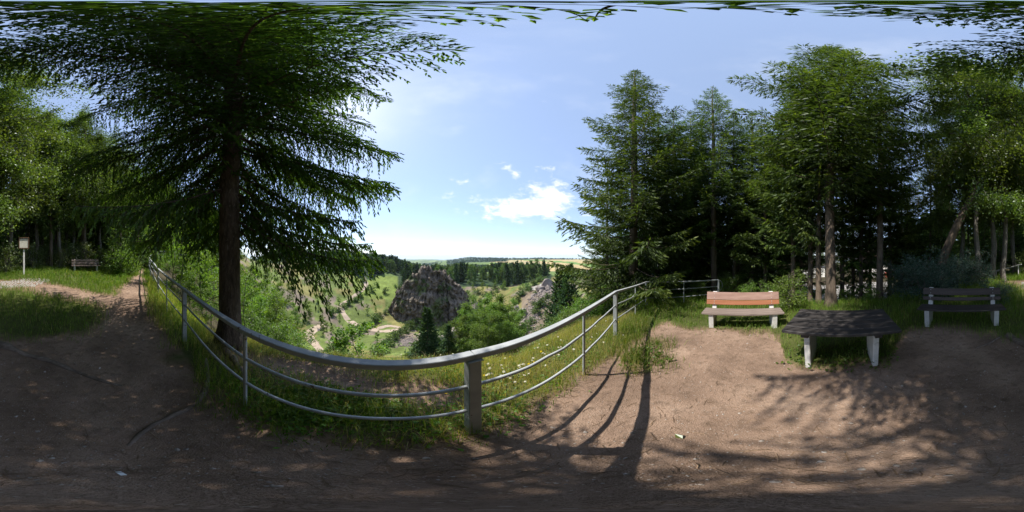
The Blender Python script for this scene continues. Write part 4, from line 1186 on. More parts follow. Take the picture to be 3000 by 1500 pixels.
# ------------------------------------------------------------------ quarry rock
def rock_mesh():
    A = [-21.5, -19.5, -17.7, -15, -12.4, -9.5, -6.8, -4.6, -3.5, -0.65, 1.4, 2.4, 5.2, 8.1, 8.9, 12, 15, 17.6, 19.2, 22.5, 26]
    T = [-31, -27, -22.8, -16.8, -13.2, -11.3, -8.5, -6.9, -4.9, -3.9, -4.6, -6.6, -6.9, -6.2, -9, -12, -14.2, -16.2, -19.3, -24, -31]
    NS, NT = 150, 110
    a = np.linspace(-21.5, 26, NS); top = np.interp(a, A, T) + (vnoise(a * 0.9, a * 0 + 3, 2) - 0.5) * 1.6 + (vnoise(a * 2.6, a * 0, 8) - 0.5) * 0.9
    t = np.linspace(0, 1, NT)
    aa, tt = np.meshgrid(a, t, indexing='ij')
    tp = top[:, None]; base = -32.5
    f = np.clip(tt / 0.62, 0, 1); bk = np.clip((tt - 0.62) / 0.38, 0, 1)
    z = np.where(tt <= 0.62, base + (tp - base) * f, tp + (-29 - tp) * bk ** 1.15)
    hrel = (tp - base) / 28.0
    # front face: steep lower cliff, grassed ledge, then craggy top; the right end leans back as a scree flank
    fw = f + (fbm(aa * 0.25, f * 3, 66) - 0.5) * 0.16
    stepf = np.floor(fw * 8) / 8 + np.clip((fw * 8 % 1.0) * 2.6 - 1.6, 0, 1) / 8
    ledge = np.interp(f * 0.35 + np.clip(stepf, 0, 1) * 0.65, [0, 0.12, 0.5, 0.58, 0.9, 1.0], [0.0, 0.16, 0.36, 0.62, 0.88, 1.0])
    lean = np.where(aa > 9, 1.6, 1.0)
    b = np.where(tt <= 0.62, -12 * hrel * lean * (1 - ledge), 20 * hrel * bk)
    b = b + 0.012 * aa ** 2                                            # the ends curve away
    strata = np.abs(((z * 0.42 + fbm(aa * 0.2, z * 0.2, 4) * 2.0) % 1.0) - 0.5) * 2
    crack = np.abs(fbm(aa * 0.55, z * 0.16, 61) - 0.5) * 2
    ridge = 1 - np.abs(fbm(aa * 0.5, z * 0.22, 67) * 2 - 1)
    disp = (fbm(aa * 0.33, z * 0.33, 62) - 0.5) * 3.6 + (fbm(aa * 1.1, z * 1.1, 63) - 0.5) * 2.2 + (ridge - 0.7) * 3.2 + strata * 0.55 - np.clip(0.12 - crack, 0, 1) * 9
    b = b - disp * np.where(tt <= 0.66, 1, 0.6)
    z = z + (fbm(aa * 0.8, b * 0.8, 64) - 0.5) * 1.5 * (tt > 0.1)
    aa2 = aa + (fbm(z * 0.7, b * 0.7, 65) - 0.5) * 1.4
    cave = np.hypot((aa - 4.6) / 1.2, (z + 16.5) / 0.9)
    b = b + np.where((tt < 0.62), np.clip(1.4 - cave, 0, 1) * 3.0, 0)
    az0 = R(-29.5); d0 = 77.0
    fx, fy = math.sin(az0), math.cos(az0)
    X = fx * (d0 + b) + fy * aa2; Y = fy * (d0 + b) - fx * aa2
    v = np.stack([X, Y, z + EYE], -1).reshape(-1, 3)
    i = np.arange(NS - 1)[:, None] * NT; j = np.arange(NT - 1)[None]
    fcs = np.stack([i + j, i + NT + j, i + NT + j + 1, i + j + 1], -1).reshape(-1, 4)
    mb = MB(); mb.add(v, fcs)
    return mb


o = rock_mesh().build('rock_hill', M['rock'])
tag(o, kind='structure')
g = np.random.default_rng(91)
for k in range(34):                                                   # scrub rooted on the ledges
    vv = o.data.vertices[int(g.integers(0, len(o.data.vertices)))].co
    q = link('shrub', BUSH1)
    q.location = (vv.x, vv.y, vv.z - 0.1); q.rotation_euler = (0, 0, g.uniform(0, 6)); q.scale = (g.uniform(.5, 1.3),) * 3
    tag(q, 'small scrub bush rooted on a ledge of the quarry rock', 'shrub', 'scrub on the quarry rock')


def stone_mesh(name, seed, mat, sub=2, flat=0.75, jag=0.35):
    bm = bmesh.new()
    bmesh.ops.create_icosphere(bm, subdivisions=sub, radius=1)
    r = np.random.default_rng(seed)
    pl = unit(r.normal(0, 1, (9, 3))); off = r.uniform(0.55, 0.9, 9)
    for v in bm.verts:
        p = np.array(v.co)
        for nrm, q in zip(pl, off):
            e = p @ nrm - q
            if e > 0:
                p = p - nrm * e
        p = p * (1 + (r.random() - 0.5) * jag * 0.35)
        v.co = Vector((p[0], p[1] * 0.8, p[2] * flat))
    me = bpy.data.meshes.new(name)
    bm.to_mesh(me); bm.free()
    me.materials.append(mat)
    return me


BOULD = [stone_mesh('boulder', 100 + k, M['scree'], 2, 0.8) for k in range(5)]
for k in range(46):
    a = g.uniform(3.5, 15); d = np.interp(a, [3.5, 15], [48, 86]) + g.normal(0, 7)
    o = link('boulder', BOULD[k % 5]); s = g.uniform(0.5, 1.9)
    o.location = spot(a, d, s * 0.1); o.rotation_euler = tuple(g.uniform(-0.5, 0.5, 2)) + (g.uniform(0, 6),)
    o.scale = (s, s * g.uniform(.7, 1.2), s * g.uniform(.6, 1.2))
    tag(o, 'angular boulder lying on the scree slope under the quarry rim', 'boulder', 'boulders on the scree slope')
for (a, d, s, lab) in ((1.6, 62, (2.6, 2.0, 5.0), 'tall upright rock pillar at the foot of the scree slope'), (3.4, 60, (2.4, 2.2, 4.0), 'broad rock pillar beside the tall pillar at the scree slope'),
                       (12.6, 84, (4.5, 3.0, 4.2), 'pale cliff block right below the rim road'), (9.8, 80, (3.0, 3.0, 3.0), 'dark crag below the quarry rim beside the pale cliff block'),
                       (-24.6, 47, (4.6, 2.4, 2.0), 'pale flat rock slab rising before the foot of the quarry rock'), (-21.6, 49, (2.6, 1.6, 3.1), 'pointed tip of rock beside the pale flat slab'), (-19.8, 56, (3.0, 2.0, 1.6), 'low rock hump behind the quarry birches'),
                       (-13.6, 80, (5.5, 3.5, 4.6), 'broken crag leaning against the right flank of the quarry rock'), (-9.5, 86, (4.0, 3.0, 3.0), 'lower crag beyond the broken crag, half sunk in scrub')):
    o = link('rock_outcrop', BOULD[int(abs(a * 10)) % 5]); o.location = spot(a, d, s[2] * 0.25); o.rotation_euler = (0.1, 0.1, a); o.scale = s
    tag(o, lab, 'rock')


def rubble(name, az, d, size, label, mat):
    """heap of loose stones, far too many to count"""
    n = len(az); B = spots(az, d)
    ico = stone_mesh('loose_stone', 5, mat, 1)
    vv = np.array([v.co[:] for v in ico.vertices]); ff = np.array([list(p.vertices) for p in ico.polygons])
    bpy.data.meshes.remove(ico)
    rot = g.uniform(0, 6.28, n); sc = size * g.uniform(0.4, 1.5, (n, 1)) * g.uniform(0.6, 1.3, (n, 3))
    V = vv[None] * sc[:, None]
    c, s = np.cos(rot)[:, None], np.sin(rot)[:, None]
    V = np.stack([V[..., 0] * c - V[..., 1] * s, V[..., 0] * s + V[..., 1] * c, V[..., 2]], -1) + B[:, None]
    F = (np.arange(n)[:, None, None] * len(vv) + ff[None]).reshape(-1, 3)
    mb = MB(); mb.add(V.reshape(-1, 3), F)
    return tag(mb.build(name, mat), label, 'stones', kind='stuff')


sa = g.uniform(2.5, 15.5, 1500)
rubble('scree', sa, np.interp(sa, [3.5, 15], [50, 84]) + g.normal(0, 8, 1500), 0.55, 'loose scree of angular stones on the slope under the quarry rim', M['scree'])
rubble('scree', g.normal(-15.5, 2.0, 700), g.normal(74, 6, 700), 0.6, 'loose stones on the flank right of the quarry rock', M['scree'])
rubble('scree', g.normal(-37, 2.0, 600), g.normal(47, 2.5, 600), 0.35, 'grey rubble heap below the sandy track in the quarry', M['scree'])

# ------------------------------------------------------------------ valley houses
def house(name, loc, rz, w, dep, h, roof_h, wall_m, roof_m, label, nwin=3, group=None, cat='house'):
    e = empty(name, loc, rz)
    box('wall', (w, dep, h), (0, 0, h / 2), wall_m, e, bevel=0)
    mb = MB(); o = 0.35
    x, y = w / 2 + o, dep / 2 + o
    v = [(-x, -y, h - 0.15), (x, -y, h - 0.15), (x, y, h - 0.15), (-x, y, h - 0.15), (-x, 0, h + roof_h), (x, 0, h + roof_h)]
    mb.add(v, [[0, 1, 5, 4], [2, 3, 4, 5], [3, 2, 1, 0]]); mb.add(v, [[0, 4, 3], [1, 2, 5]])
    rf = mb.build('roof', roof_m, e)
    box('chimney', (0.5, 0.5, 1.2), (w * 0.2, dep * 0.1, h + roof_h), wall_m, rf, bevel=0)
    for s in (-1, 1):
        for k in range(nwin):
            wx = (k - (nwin - 1) / 2) * w / nwin
            for zz in ([h * 0.32, h * 0.72] if h > 4 else [h * 0.55]):
                wi = box('window', (0.9, 0.06, 1.1), (wx, s * (dep / 2 + 0.02), zz), M['white_paint'], e, bevel=0)
                box('pane', (0.72, 0.04, 0.92), (0, s * 0.03, 0), M['glass'], wi, bevel=0)
    tag(e, label, cat, group)
    return e


house('house', spot(9.4, 330, 1.5), 0.4, 9, 8, 5.5, 3.5, M['plaster'], M['slate'], 'white house at the foot of the stubble fields in the valley')
house('barn', spot(8.4, 420, 2.5), 0.15, 15, 9, 4.5, 3.8, M['tile_brown'], M['slate'], 'long dark barn above the white valley house', cat='barn')
house('house', spot(11.6, 340, 1.0), 1.1, 9, 7, 4.5, 3.2, M['plaster'], M['tile_brown'], 'cream house with brown roof beside the white valley house')
house('house', spot(12.3, 320, 1.0), 0.2, 8, 7, 4.5, 3.2, M['plaster'], M['slate'], 'low pale house half hidden behind the sunlit spruce')
for a, d in ((5.6, 660), (8.9, 700), (9.6, 760), (11.2, 720), (3.2, 900), (13, 800), (12.6, 640)):
    o = link('broadleaf_tree', FARB); o.location = spot(a, d, -0.3); o.rotation_euler = (0, 0, a); o.scale = (g.uniform(.8, 1.3),) * 3
    tag(o, 'single round tree standing in the distant fields', 'tree', 'trees in the distant fields')

# ------------------------------------------------------------------ beyond the trees on the right
e = house('house', spot(127.5, 46, -0.2), R(-20), 11, 9, 4.0, 5.0, M['plaster'], M['tile_brown'], 'grey house with dark brown tiled gable beyond the parking lot', 3)
gb = MB(); gb.add([(-5.52, -4.5, 4.0), (-5.52, 4.5, 4.0), (-5.52, 0, 8.7)], [[0, 1, 2]]); gb.build('gable', M['tile_brown'], e)
e = empty('garage', spot(105.5, 40, -0.1), R(-14))
box('wall', (2.6, 6, 2.6), (0, 0, 1.3), M['plaster'], e, bevel=0.02)
box('roof', (3.0, 6.4, 0.18), (0, 0, 2.7), M['slate'], e, bevel=0.02)
box('door', (1.9, 0.06, 2.1), (0, -3.02, 1.06), M['white_paint'], e, bevel=0.01)
tag(e, 'low pale garage at the far edge of the parking lot', 'garage')
e = empty('kiosk_tent', spot(124.3, 41, 0.0), 0.4)
for sx in (-1, 1):
    for sy in (-1, 1):
        box('leg', (0.09, 0.09, 2.1), (sx * 0.95, sy * 0.95, 1.05), M['orange_paint'], e, bevel=0.01)
mb = MB(); q = np.linspace(0, 1, 6)
dome = []
for r_, z_ in ((1.35, 2.0), (1.15, 2.45), (0.7, 2.75)):
    dome += [(r_ * math.cos(k * math.pi / 4), r_ * math.sin(k * math.pi / 4), z_) for k in range(8)]
dome.append((0, 0, 2.85))
fc = [[r_ * 8 + k, r_ * 8 + (k + 1) % 8, r_ * 8 + 8 + (k + 1) % 8, r_ * 8 + 8 + k] for r_ in range(2) for k in range(8)]
mb.add(dome, fc); mb.add(dome, [[16 + k, 16 + (k + 1) % 8, 24] for k in range(8)])
mb.build('canopy', M['turquoise'], e)
tag(e, 'small turquoise domed stand with orange legs before the grey house', 'stand')
e = empty('picket_fence', spot(125.5, 36.5, 0.0), R(-30))
for k in range(13):
    box('picket', (0.14, 0.03, 1.0), (k * 0.32 - 2.0, 0, 0.5), M['tile_brown'], e, bevel=0.004)
for zz in (0.3, 0.78):
    box('rail', (4.2, 0.04, 0.09), (-0.08, 0.04, zz), M['tile_brown'], e, bevel=0.004)
tag(e, 'low brown picket fence before the grey house', 'fence')
box_o = empty('playhouse', spot(132.6, 39, 0.0), 0.3)
box('wall', (1.6, 1.4, 1.5), (0, 0, 0.75), M['red_paint'], box_o, bevel=0.02)
box('roof', (1.9, 1.8, 0.12), (0, 0, 1.6), M['plaster'], box_o, bevel=0.02)
box('window', (0.5, 0.05, 0.5), (0, -0.72, 0.9), M['plaster'], box_o, bevel=0.01)
tag(box_o, 'small red hut seen between trunks beyond the pale bare trunk', 'hut')


def car(loc, rz):
    e = empty('parked_car', loc, rz)
    sec = [(-2.05, .55, .32, .62), (-1.95, .72, .26, .80), (-1.2, .80, .22, .92), (-0.6, .82, .2, .95), (0.8, .82, .2, .95), (1.6, .80, .22, .92), (2.0, .74, .28, .82), (2.08, .6, .4, .66)]
    mb = MB(); ring = []
    for (x, hw, zb, zt) in sec:
        ring.append([(x, -hw, zb + .1), (x, -hw, (zb + zt) / 2 + .05), (x, -hw * .93, zt), (x, hw * .93, zt), (x, hw, (zb + zt) / 2 + .05), (x, hw, zb + .1), (x, hw * .85, zb), (x, -hw * .85, zb)])
    V = np.array(ring).reshape(-1, 3); F = []
    for i in range(len(sec) - 1):
        for k in range(8):
            F.append([i * 8 + k, i * 8 + (k + 1) % 8, i * 8 + 8 + (k + 1) % 8, i * 8 + 8 + k])
    mb.add(V, F); mb.add(V, [[0, 1, 2, 3, 4, 5, 6, 7], [63, 62, 61, 60, 59, 58, 57, 56]])
    body = mb.build('body', M['car_paint'], e, True)
    mb = MB()
    lo = [(-1.15, .76), (1.75, .76)]; hi = [(-0.35, .60), (1.25, .60)]
    V = [(-1.15, -.76, .93), (-1.15, .76, .93), (1.75, .76, .93), (1.75, -.76, .93), (-.35, -.60, 1.42), (-.35, .60, 1.42), (1.25, .60, 1.42), (1.25, -.60, 1.42)]
    mb.add(V, [[0, 1, 5, 4], [1, 2, 6, 5], [2, 3, 7, 6], [3, 0, 4, 7]]); mb.build('windows', M['glass'], e)
    box('roof', (1.66, 1.24, 0.07), (0.45, 0, 1.445), M['car_paint'], e, bevel=0.03)
    for s in (-1, 1):
        mb = MB(); tube(mb, [(-1.17, s * .775, .93), (-.36, s * .615, 1.43)], .035, 6); mb.build('pillar', M['car_paint'], e)
        box('headlight', (.08, .32, .14), (-1.99, s * .52, .68), M['lamp_glass'], e, bevel=0.02)
        box('mirror', (.1, .16, .12), (-.85, s * .92, 1.0), M['car_paint'], e, bevel=0.02)
        for x in (-1.28, 1.28):
            mb = MB(); tube(mb, [(x, s * .62, .31), (x, s * .80, .31)], .31, 18); t = mb.build('wheel', M['rubber'], e)
            mb = MB(); tube(mb, [(x, s * .80, .31), (x, s * .812, .31)], .19, 12); mb.build('rim', M['steel_bolt'], t)
    box('grille', (.05, .7, .13), (-2.06, 0, .55), M['rubber'], e, bevel=0.01)
    tag(e, 'silver car parked on the gravel lot behind the trunks', 'car')


car(spot(102.3, 21.5, 0.02), R(100))
e = empty('leaning_board', spot(122.6, 8.9, 0.0), R(30))
box('board', (0.42, 0.05, 0.62), (0, 0, 0.28), M['wood_dark'], e, (R(-14), 0, 0), 0.01)
for s in (-1, 1):
    box('leg', (0.05, 0.05, 0.66), (s * 0.22, 0.05, 0.30), M['wood_dark'], e, (R(10), R(s * -14), 0), 0.005)
tag(e, 'dark small trestle board at the foot of a slender spruce', 'board')

# ------------------------------------------------------------------ railing
NODES_L = [(-13.8, .907, -.63, 1), (-93.8, 1.27, -.63, 0), (-115.2, 3.02, -.63, 1), (-121.4, 4.6, -.58, 0), (-124.4, 6.3, -.50, 1), (-126.1, 8.2, -.34, 0), (-127.1, 10.3, -.25, 1), (-127.6, 12.5, -.05, 0), (-125.8, 15, .31, 1),
           (-124.2, 17, .47, 0), (-122.6, 18.5, .56, 1), (-118.5, 19.3, .50, 0), (-114.6, 20, .42, 1)]
NODES_R = [(-13.8, .907, -.63, 1), (25.3, 1.85, -.66, 0), (36.4, 3.3, -.74, 1), (43.4, 4.7, -.88, 0), (47.3, 6.0, -.97, 1), (60.4, 6.35, -1.01, 0), (72.6, 7.2, -1.06, 1)]
rail = empty('metal_railing', spot(-13.8, .907))
rail.location = (0, 0, 0)
tag(rail, 'grey painted steel railing with flat handrail running round the lookout above the quarry', 'railing')


def node_xyz(n):
    return Vector((n[1] * math.sin(R(n[0])), n[1] * math.cos(R(n[0])), n[2] + EYE))


def bar(name, a, b, wz, wy, parent, mat):
    """straight rectangular bar between two points"""
    d = b - a
    o = link(name, box_mesh(name, (d.length, wy, wz), mat, 0.004), parent)
    o.location = (a + b) / 2
    o.rotation_euler = (0, -math.asin(d.z / d.length), math.atan2(d.y, d.x))
    return o


def pipe(name, a, b, r, parent, mat):
    mb = MB(); q = np.linspace(0, 1, 7)[:, None]
    mid = np.array(a) * (1 - q) + np.array(b) * q
    mid[1:-1] += g.normal(0, 0.0025, (5, 3))
    tube(mb, mid, r, 10)
    return mb.build(name, mat, parent, True)


done = set()
for nodes in (NODES_L, NODES_R):
    heads = [n for n in nodes if n[3]]
    for n in nodes:
        p = node_xyz(n)
        key = (round(p.x, 2), round(p.y, 2))
        if key in done: continue
        done.add(key)
        gz = float(height(p.x, p.y)) - 0.12
        i = nodes.index(n); q = node_xyz(nodes[min(i + 1, len(nodes) - 1)]) - node_xyz(nodes[max(i - 1, 0)])
        if n[0] == -13.8: q = node_xyz(NODES_R[2]) - node_xyz(NODES_L[2])
        rz = math.atan2(q.y, q.x)
        if n[3]:
            topz = p.z - 0.024
            o = box('post', (0.075, 0.075, topz - gz), (p.x, p.y, (topz + gz) / 2), M['railing'], rail, (0, 0, rz), 0.004)
            box('cap_plate', (0.092, 0.092, 0.008), (0, 0, (topz - gz) / 2 - 0.006), M['railing'], o, bevel=0.002)
        else:
            mb = MB(); tube(mb, [(p.x, p.y, gz), (p.x, p.y, p.z - 0.03)], 0.016, 10); mb.build('thin_post', M['railing'], rail, True)
    for a, b in zip(heads[:-1], heads[1:]):
        ia, ib = nodes.index(a), nodes.index(b)
        chain = [node_xyz(x) for x in nodes[ia:ib + 1]]
        for p, q in zip(chain[:-1], chain[1:]):
            dv = (q - p).normalized() * 0.001
            bar('top_rail', p + dv, q - dv, 0.042, 0.060, rail, M['railing'])
            for drop in (0.29, 0.61):
                pipe('lower_rail', p - Vector((0, 0, drop)), q - Vector((0, 0, drop)), 0.0145, rail, M['railing'])
p = node_xyz(NODES_R[-1])
mb = MB(); q = np.linspace(0, math.pi, 12)
cp = np.stack([p.x + 0.22 * np.sin(q) * 0.9, p.y - 0.12 * np.sin(q), p.z - 0.02 - 0.5 * (1 - np.cos(q)) / 2 * 1.0], -1)
tube(mb, cp, 0.012, 8); mb.build('end_hoop', M['railing'], rail, True)

# stair handrails on the far bank
for (pa, pb, pc, lab) in (((178.0, 9.3, -.52), (170.2, 10.6, -1.0), (160.5, 12.5, -1.75), 'pale pipe handrail on two white posts beside steps on the grassy bank'),
                          ((171.6, 11.6, -.98), (165.5, 12.4, -1.32), (159.0, 14.0, -1.9), 'second pale handrail behind the first beside the bank steps')):
    e = empty('stair_handrail', (0, 0, 0))
    A, Bv, Cv = [Vector((d * math.sin(R(a)), d * math.cos(R(a)), z + EYE)) for a, d, z in (pa, pb, pc)]
    mb = MB(); tube(mb, [A + (A - Bv) * 0.12, A, Bv, Cv], 0.028, 8); mb.build('handrail', M['white_paint'], e, True)
    for P in (A, Bv, Cv):
        gz = min(float(height(P.x, P.y)) - 0.1, P.z - 0.6)
        mb = MB(); tube(mb, [(P.x, P.y, gz), (P.x, P.y, P.z - 0.02)], 0.03, 8); mb.build('post', M['white_paint'], e, True)
    tag(e, lab, 'handrail')
e = empty('bank_steps', spot(171, 11.0), R(-70))
for k in range(6):
    box('step', (0.34, 1.3, 0.16), (k * 0.34 - 1.0, 0, -k * 0.14 + 0.2), M['concrete'], e, bevel=0.01)
tag(e, 'low concrete steps on the bank beside the handrails', 'steps')

# ------------------------------------------------------------------ benches, table, notice board
def bench(az, perp, face, mats_back, mats_seat, seat_l, label, dz=0.0, leg_in=0.2, backs=((0.70, 0.17), (0.565, 0.105))):
    """concrete-legged bench; local +y points away from the sitter's front"""
    c = spot(az, perp + 0.25)
    e = empty('park_bench', (c.x, c.y, c.z + dz), -R(az) + face)
    L = seat_l
    for s in (-1, 1):
        x = s * (L / 2 - leg_in)
        mb = MB()
        prof = [(-0.20, -0.12), (-0.165, -0.12), (0.16, -0.12), (0.20, -0.12), (0.27, 0.36), (0.37, 0.78), (0.29, 0.78), (0.185, 0.375), (-0.235, 0.375)]
        prof = [(-0.17, -0.15), (0.20, -0.15), (0.27, 0.33), (0.375, 0.79), (0.295, 0.79), (0.19, 0.375), (-0.235, 0.375)]
        n = len(prof)
        v = [(x - 0.05, y, z) for y, z in prof] + [(x + 0.05, y, z) for y, z in prof]
        mb.add(v, [[i, (i + 1) % n, n + (i + 1) % n, n + i] for i in range(n)])
        mb.add(v, [list(range(n))[::-1], list(range(n, 2 * n))])
        leg = mb.build('leg', M['concrete'], e)
        bm = bmesh.new(); bm.from_mesh(leg.data); bmesh.ops.recalc_face_normals(bm, faces=bm.faces)
        bmesh.ops.bevel(bm, geom=[q for q in bm.edges], offset=0.006, segments=1, affect='EDGES'); bm.to_mesh(leg.data); bm.free()
    ys = (-0.20, -0.055, 0.09)
    for k, y in enumerate(ys):
        box('seat_plank', (L, 0.135, 0.042), (0, y, 0.398 - (0.004 * k)), mats_seat[k % len(mats_seat)], e, (R(-2), 0, 0), 0.006)
    for k, (z, hgt) in enumerate(backs):
        y = np.interp(z, [0.375, 0.79], [0.19, 0.295]) - 0.026
        o = box('back_plank', (L * 0.985, 0.04, hgt), (0, y, z), mats_back[k % len(mats_back)], e, (R(-14), 0, 0), 0.006)
        for s in (-1, 1):
            for q in (-0.25, 0.25):
                mb = MB(); tube(mb, [(s * (L / 2 - leg_in), -0.019, q * hgt), (s * (L / 2 - leg_in), -0.026, q * hgt)], 0.009, 8); mb.build('bolt', M['steel_bolt'], o)
    tag(e, label, 'bench')
    return e


bench(81.2, 3.39, 0.0, (M['wood_pink'], M['wood_orange']), (M['wood_grey'],), 1.76, 'sunlit bench with pinkish top board, orange lower board and concrete legs', backs=((0.70, 0.19), (0.545, 0.115)))
bench(158.1, 3.32, 0.0, (M['wood_dark_new'],), (M['wood_dark'],), 1.86, 'dark brown bench in the shade before the juniper bushes', backs=((0.71, 0.16), (0.545, 0.085)))
bench(-149.9, 10.1, 0.12, (M['wood_grey'],), (M['wood_grey'],), 1.8, 'grey weathered bench on the grass at the wood edge beyond the path', backs=((0.72, 0.13), (0.585, 0.07), (0.49, 0.06)))

az = 115.9
c = spot(az, 2.2)
tb = empty('picnic_table', (c.x, c.y, c.z), -R(az))
for k in range(6):
    w_ = 0.1465
    y = (k - 2.5) * 0.148
    box('top_plank', (1.36, w_, 0.042), (0, y, 0.715 + (0.0015 if k % 2 else 0.0)), M['wood_table'], tb, (0, 0, g.normal(0, 0.002)), 0.006)
for s in (-1, 1):
    box('crosspiece', (0.09, 0.80, 0.06), (s * 0.42, 0, 0.662), M['wood_dark'], tb, bevel=0.006)
    box('leg', (0.072, 0.60, 0.78), (s * 0.42, 0.02, 0.24), M['concrete'], tb, bevel=0.008, taper=(1, 0.68))
box('apron_plank', (1.36, 0.03, 0.07), (0, 0.40, 0.655), M['wood_dark'], tb, bevel=0.004)
tag(tb, 'worn dark brown plank table on two pale concrete slab legs', 'table')

c = spot(-171.6, 8.4)
sg = empty('notice_board', (c.x, c.y, c.z), -R(-171.6))
box('post', (0.085, 0.07, 1.5), (0, 0.05, 0.65), M['white_paint'], sg, bevel=0.006)
box('backboard', (0.52, 0.03, 0.55), (0, 0.0, 1.62), M['frame_brown'], sg, bevel=0.004)
box('sheet', (0.44, 0.006, 0.47), (0, -0.02, 1.62), M['panel'], sg, bevel=0.0)
for s in (-1, 1):
    box('frame', (0.03, 0.04, 0.55), (s * 0.245, -0.022, 1.62), M['frame_brown'], sg, bevel=0.003)
    box('frame', (0.46, 0.038, 0.03), (0, -0.022, 1.62 + s * 0.26), M['frame_brown'], sg, bevel=0.003)
box('roof_board', (0.54, 0.08, 0.014), (0, -0.03, 1.91), M['frame_brown'], sg, (R(10), 0, 0), 0.004)
tag(sg, 'pale notice board in brown frame on a white post', 'sign')

# ------------------------------------------------------------------ cobbles, roots, sticks, stones, paper
mbn = BOULD[0]
ca = []
cobm = box_mesh('cobble', (0.105, 0.105, 0.09), M['cobble'], 0.018)
cb0 = empty('cobble_paving', spot(-173.5, 7.0), 0)
tag(cb0, 'patch of grey cobbles set in the path before the notice board', 'paving')
for i in range(19):
    for j in range(9):
        a = -180.5 + i * 0.95 + (j % 2) * 0.4 + g.normal(0, 0.08); d = 6.55 + j * 0.125 + g.normal(0, 0.01) + 0.01 * i
        if (i > 13 and j < (i - 13) * 1.2) or g.random() < 0.05: continue
        p = spot(a, d)
        o = link('cobble', cobm, cb0); o.location = (p.x - cb0.location.x, p.y - cb0.location.y, p.z - cb0.location.z - 0.028)
        o.rotation_euler = (g.normal(0, 0.06), g.normal(0, 0.06), -R(a) + g.normal(0, 0.1)); s = g.uniform(0.85, 1.1); o.scale = (s, s, 1)


def ground_line(name, pts, r0, r1, mat, label, cat, sink=0.3, k=8, wob=0.01, group=None):
    P = spots([p[0] for p in pts], [p[1] for p in pts])
    t = np.linspace(0, 1, len(P)); t2 = np.linspace(0, 1, 8 * len(P))
    Q = np.stack([np.interp(t2, t, P[:, c]) for c in range(3)], -1)
    for _ in range(5):
        Q[1:-1] = (Q[:-2] + 2 * Q[1:-1] + Q[2:]) / 4
    Q[:, 2] = height(Q[:, 0], Q[:, 1])
    r = r0 + (r1 - r0) * t2
    r = r * (1 + (vnoise(t2 * 12, t2 * 0, len(pts)) - 0.5) * 0.5)
    Q[:, 2] += r * (1 - sink) - r * 0.3 + (vnoise(t2 * 7, t2 * 0 + 4, 3) - 0.5) * r
    mb = MB(); tube(mb, Q, r, k)
    return tag(mb.build(name, mat, None, True), label, cat, group)


ground_line('tree_root', [(174.5, 3.05), (177, 2.85), (-179, 2.62), (-174, 2.45), (-169, 2.3), (-163, 2.18), (-157, 2.02), (-151, 1.86), (-144, 1.7), (-137, 1.62)], 0.075, 0.015, M['root'], 'thick tree root crossing the bare earth at the lawn edge', 'root', 0.75)
ground_line('tree_root', [(-108, 2.3), (-107, 1.85), (-108, 1.5), (-112, 1.28), (-119, 1.13), (-126, 1.0), (-131, 0.86), (-135, 0.72)], 0.045, 0.012, M['root'], 'grey winding root reaching from the railing into the clearing', 'root', 0.85)
ground_line('tree_root', [(-101, 2.75), (-97, 2.3), (-94, 1.9), (-96, 1.6)], 0.07, 0.015, M['root'], 'short root at the foot of the great spruce', 'root')
ground_line('tree_root', [(172, 3.0), (168, 2.75), (163, 2.6)], 0.03, 0.01, M['root'], 'thin root in the earth before the dark bench', 'root')
ground_line('fallen_stick', [(80, .64), (84, .655), (88, .665), (91, .66)], 0.006, 0.005, M['twig'], 'pale straight stick lying on the bare earth', 'stick', 0, 5)
ground_line('fallen_stick', [(-18, .66), (-22, .70), (-25, .73), (-28, .66)], 0.004, 0.003, M['twig'], 'curved pale twig on the sunlit earth near the railing post', 'stick', 0, 5)
ground_line('fallen_stick', [(-130, .95), (-127, .88), (-124, .80)], 0.005, 0.004, M['twig'], 'thin broken twig on the shaded earth', 'stick', 0, 5)
p = spot(-137.5, 0.40)
o = link('paper_scrap', box_mesh('paper_scrap', (0.042, 0.016, 0.003), M['paper'], 0)); o.location = (p.x, p.y, p.z + 0.006); o.rotation_euler = (0.05, 0.1, 1.2)
tag(o, 'small white paper scrap on the shaded bare earth', 'litter')
ll = MB()
add_leaves(ll, np.zeros((1, 3)), np.array([0.07]), np.array([0.9]), np.random.default_rng(1), 5.0)
o = ll.build('fallen_leaf', M['birch_leaf']); o.location = spot(60.0, 0.80, 0.012)
tag(o, 'single yellowish leaf lying on the shaded earth', 'leaf')

n = 9000
pa = g.uniform(-180, 180, n); pd = 0.25 + 4.5 * g.random(n) ** 0.8
P = spots(pa, pd); m = dirtness(P[:, 0], P[:, 1]) > 0.0
rubble('pebbles', pa[m], pd[m], 0.0062 * np.where(g.random(int(m.sum())) < 0.05, 2.6, 1.0)[:, None], 'small pebbles strewn over the bare earth of the clearing', M['stone'])
mb = MB(); n = 2600
pa = g.uniform(-180, 180, n); pd = 0.3 + 4.0 * g.random(n); P = spots(pa, pd); m = dirtness(P[:, 0], P[:, 1]) > -0.1; P = P[m]
for q in P:
    a = g.uniform(0, 6.28); L = g.uniform(0.02, 0.12); dv = np.array([math.cos(a), math.sin(a), 0]) * L
    mid = q + dv * 0.5 + np.array([0, 0, 0.006]) + g.normal(0, 0.006, 3) * np.array([1, 1, 0.2])
    tube(mb, [q + [0, 0, 0.004], mid, q + dv + [0, 0, 0.004]], g.uniform(0.0012, 0.003), 3, cap=False)
tag(mb.build('twig_litter', M['twig']), 'dry twigs and cone scales littering the bare earth', 'litter', kind='stuff')

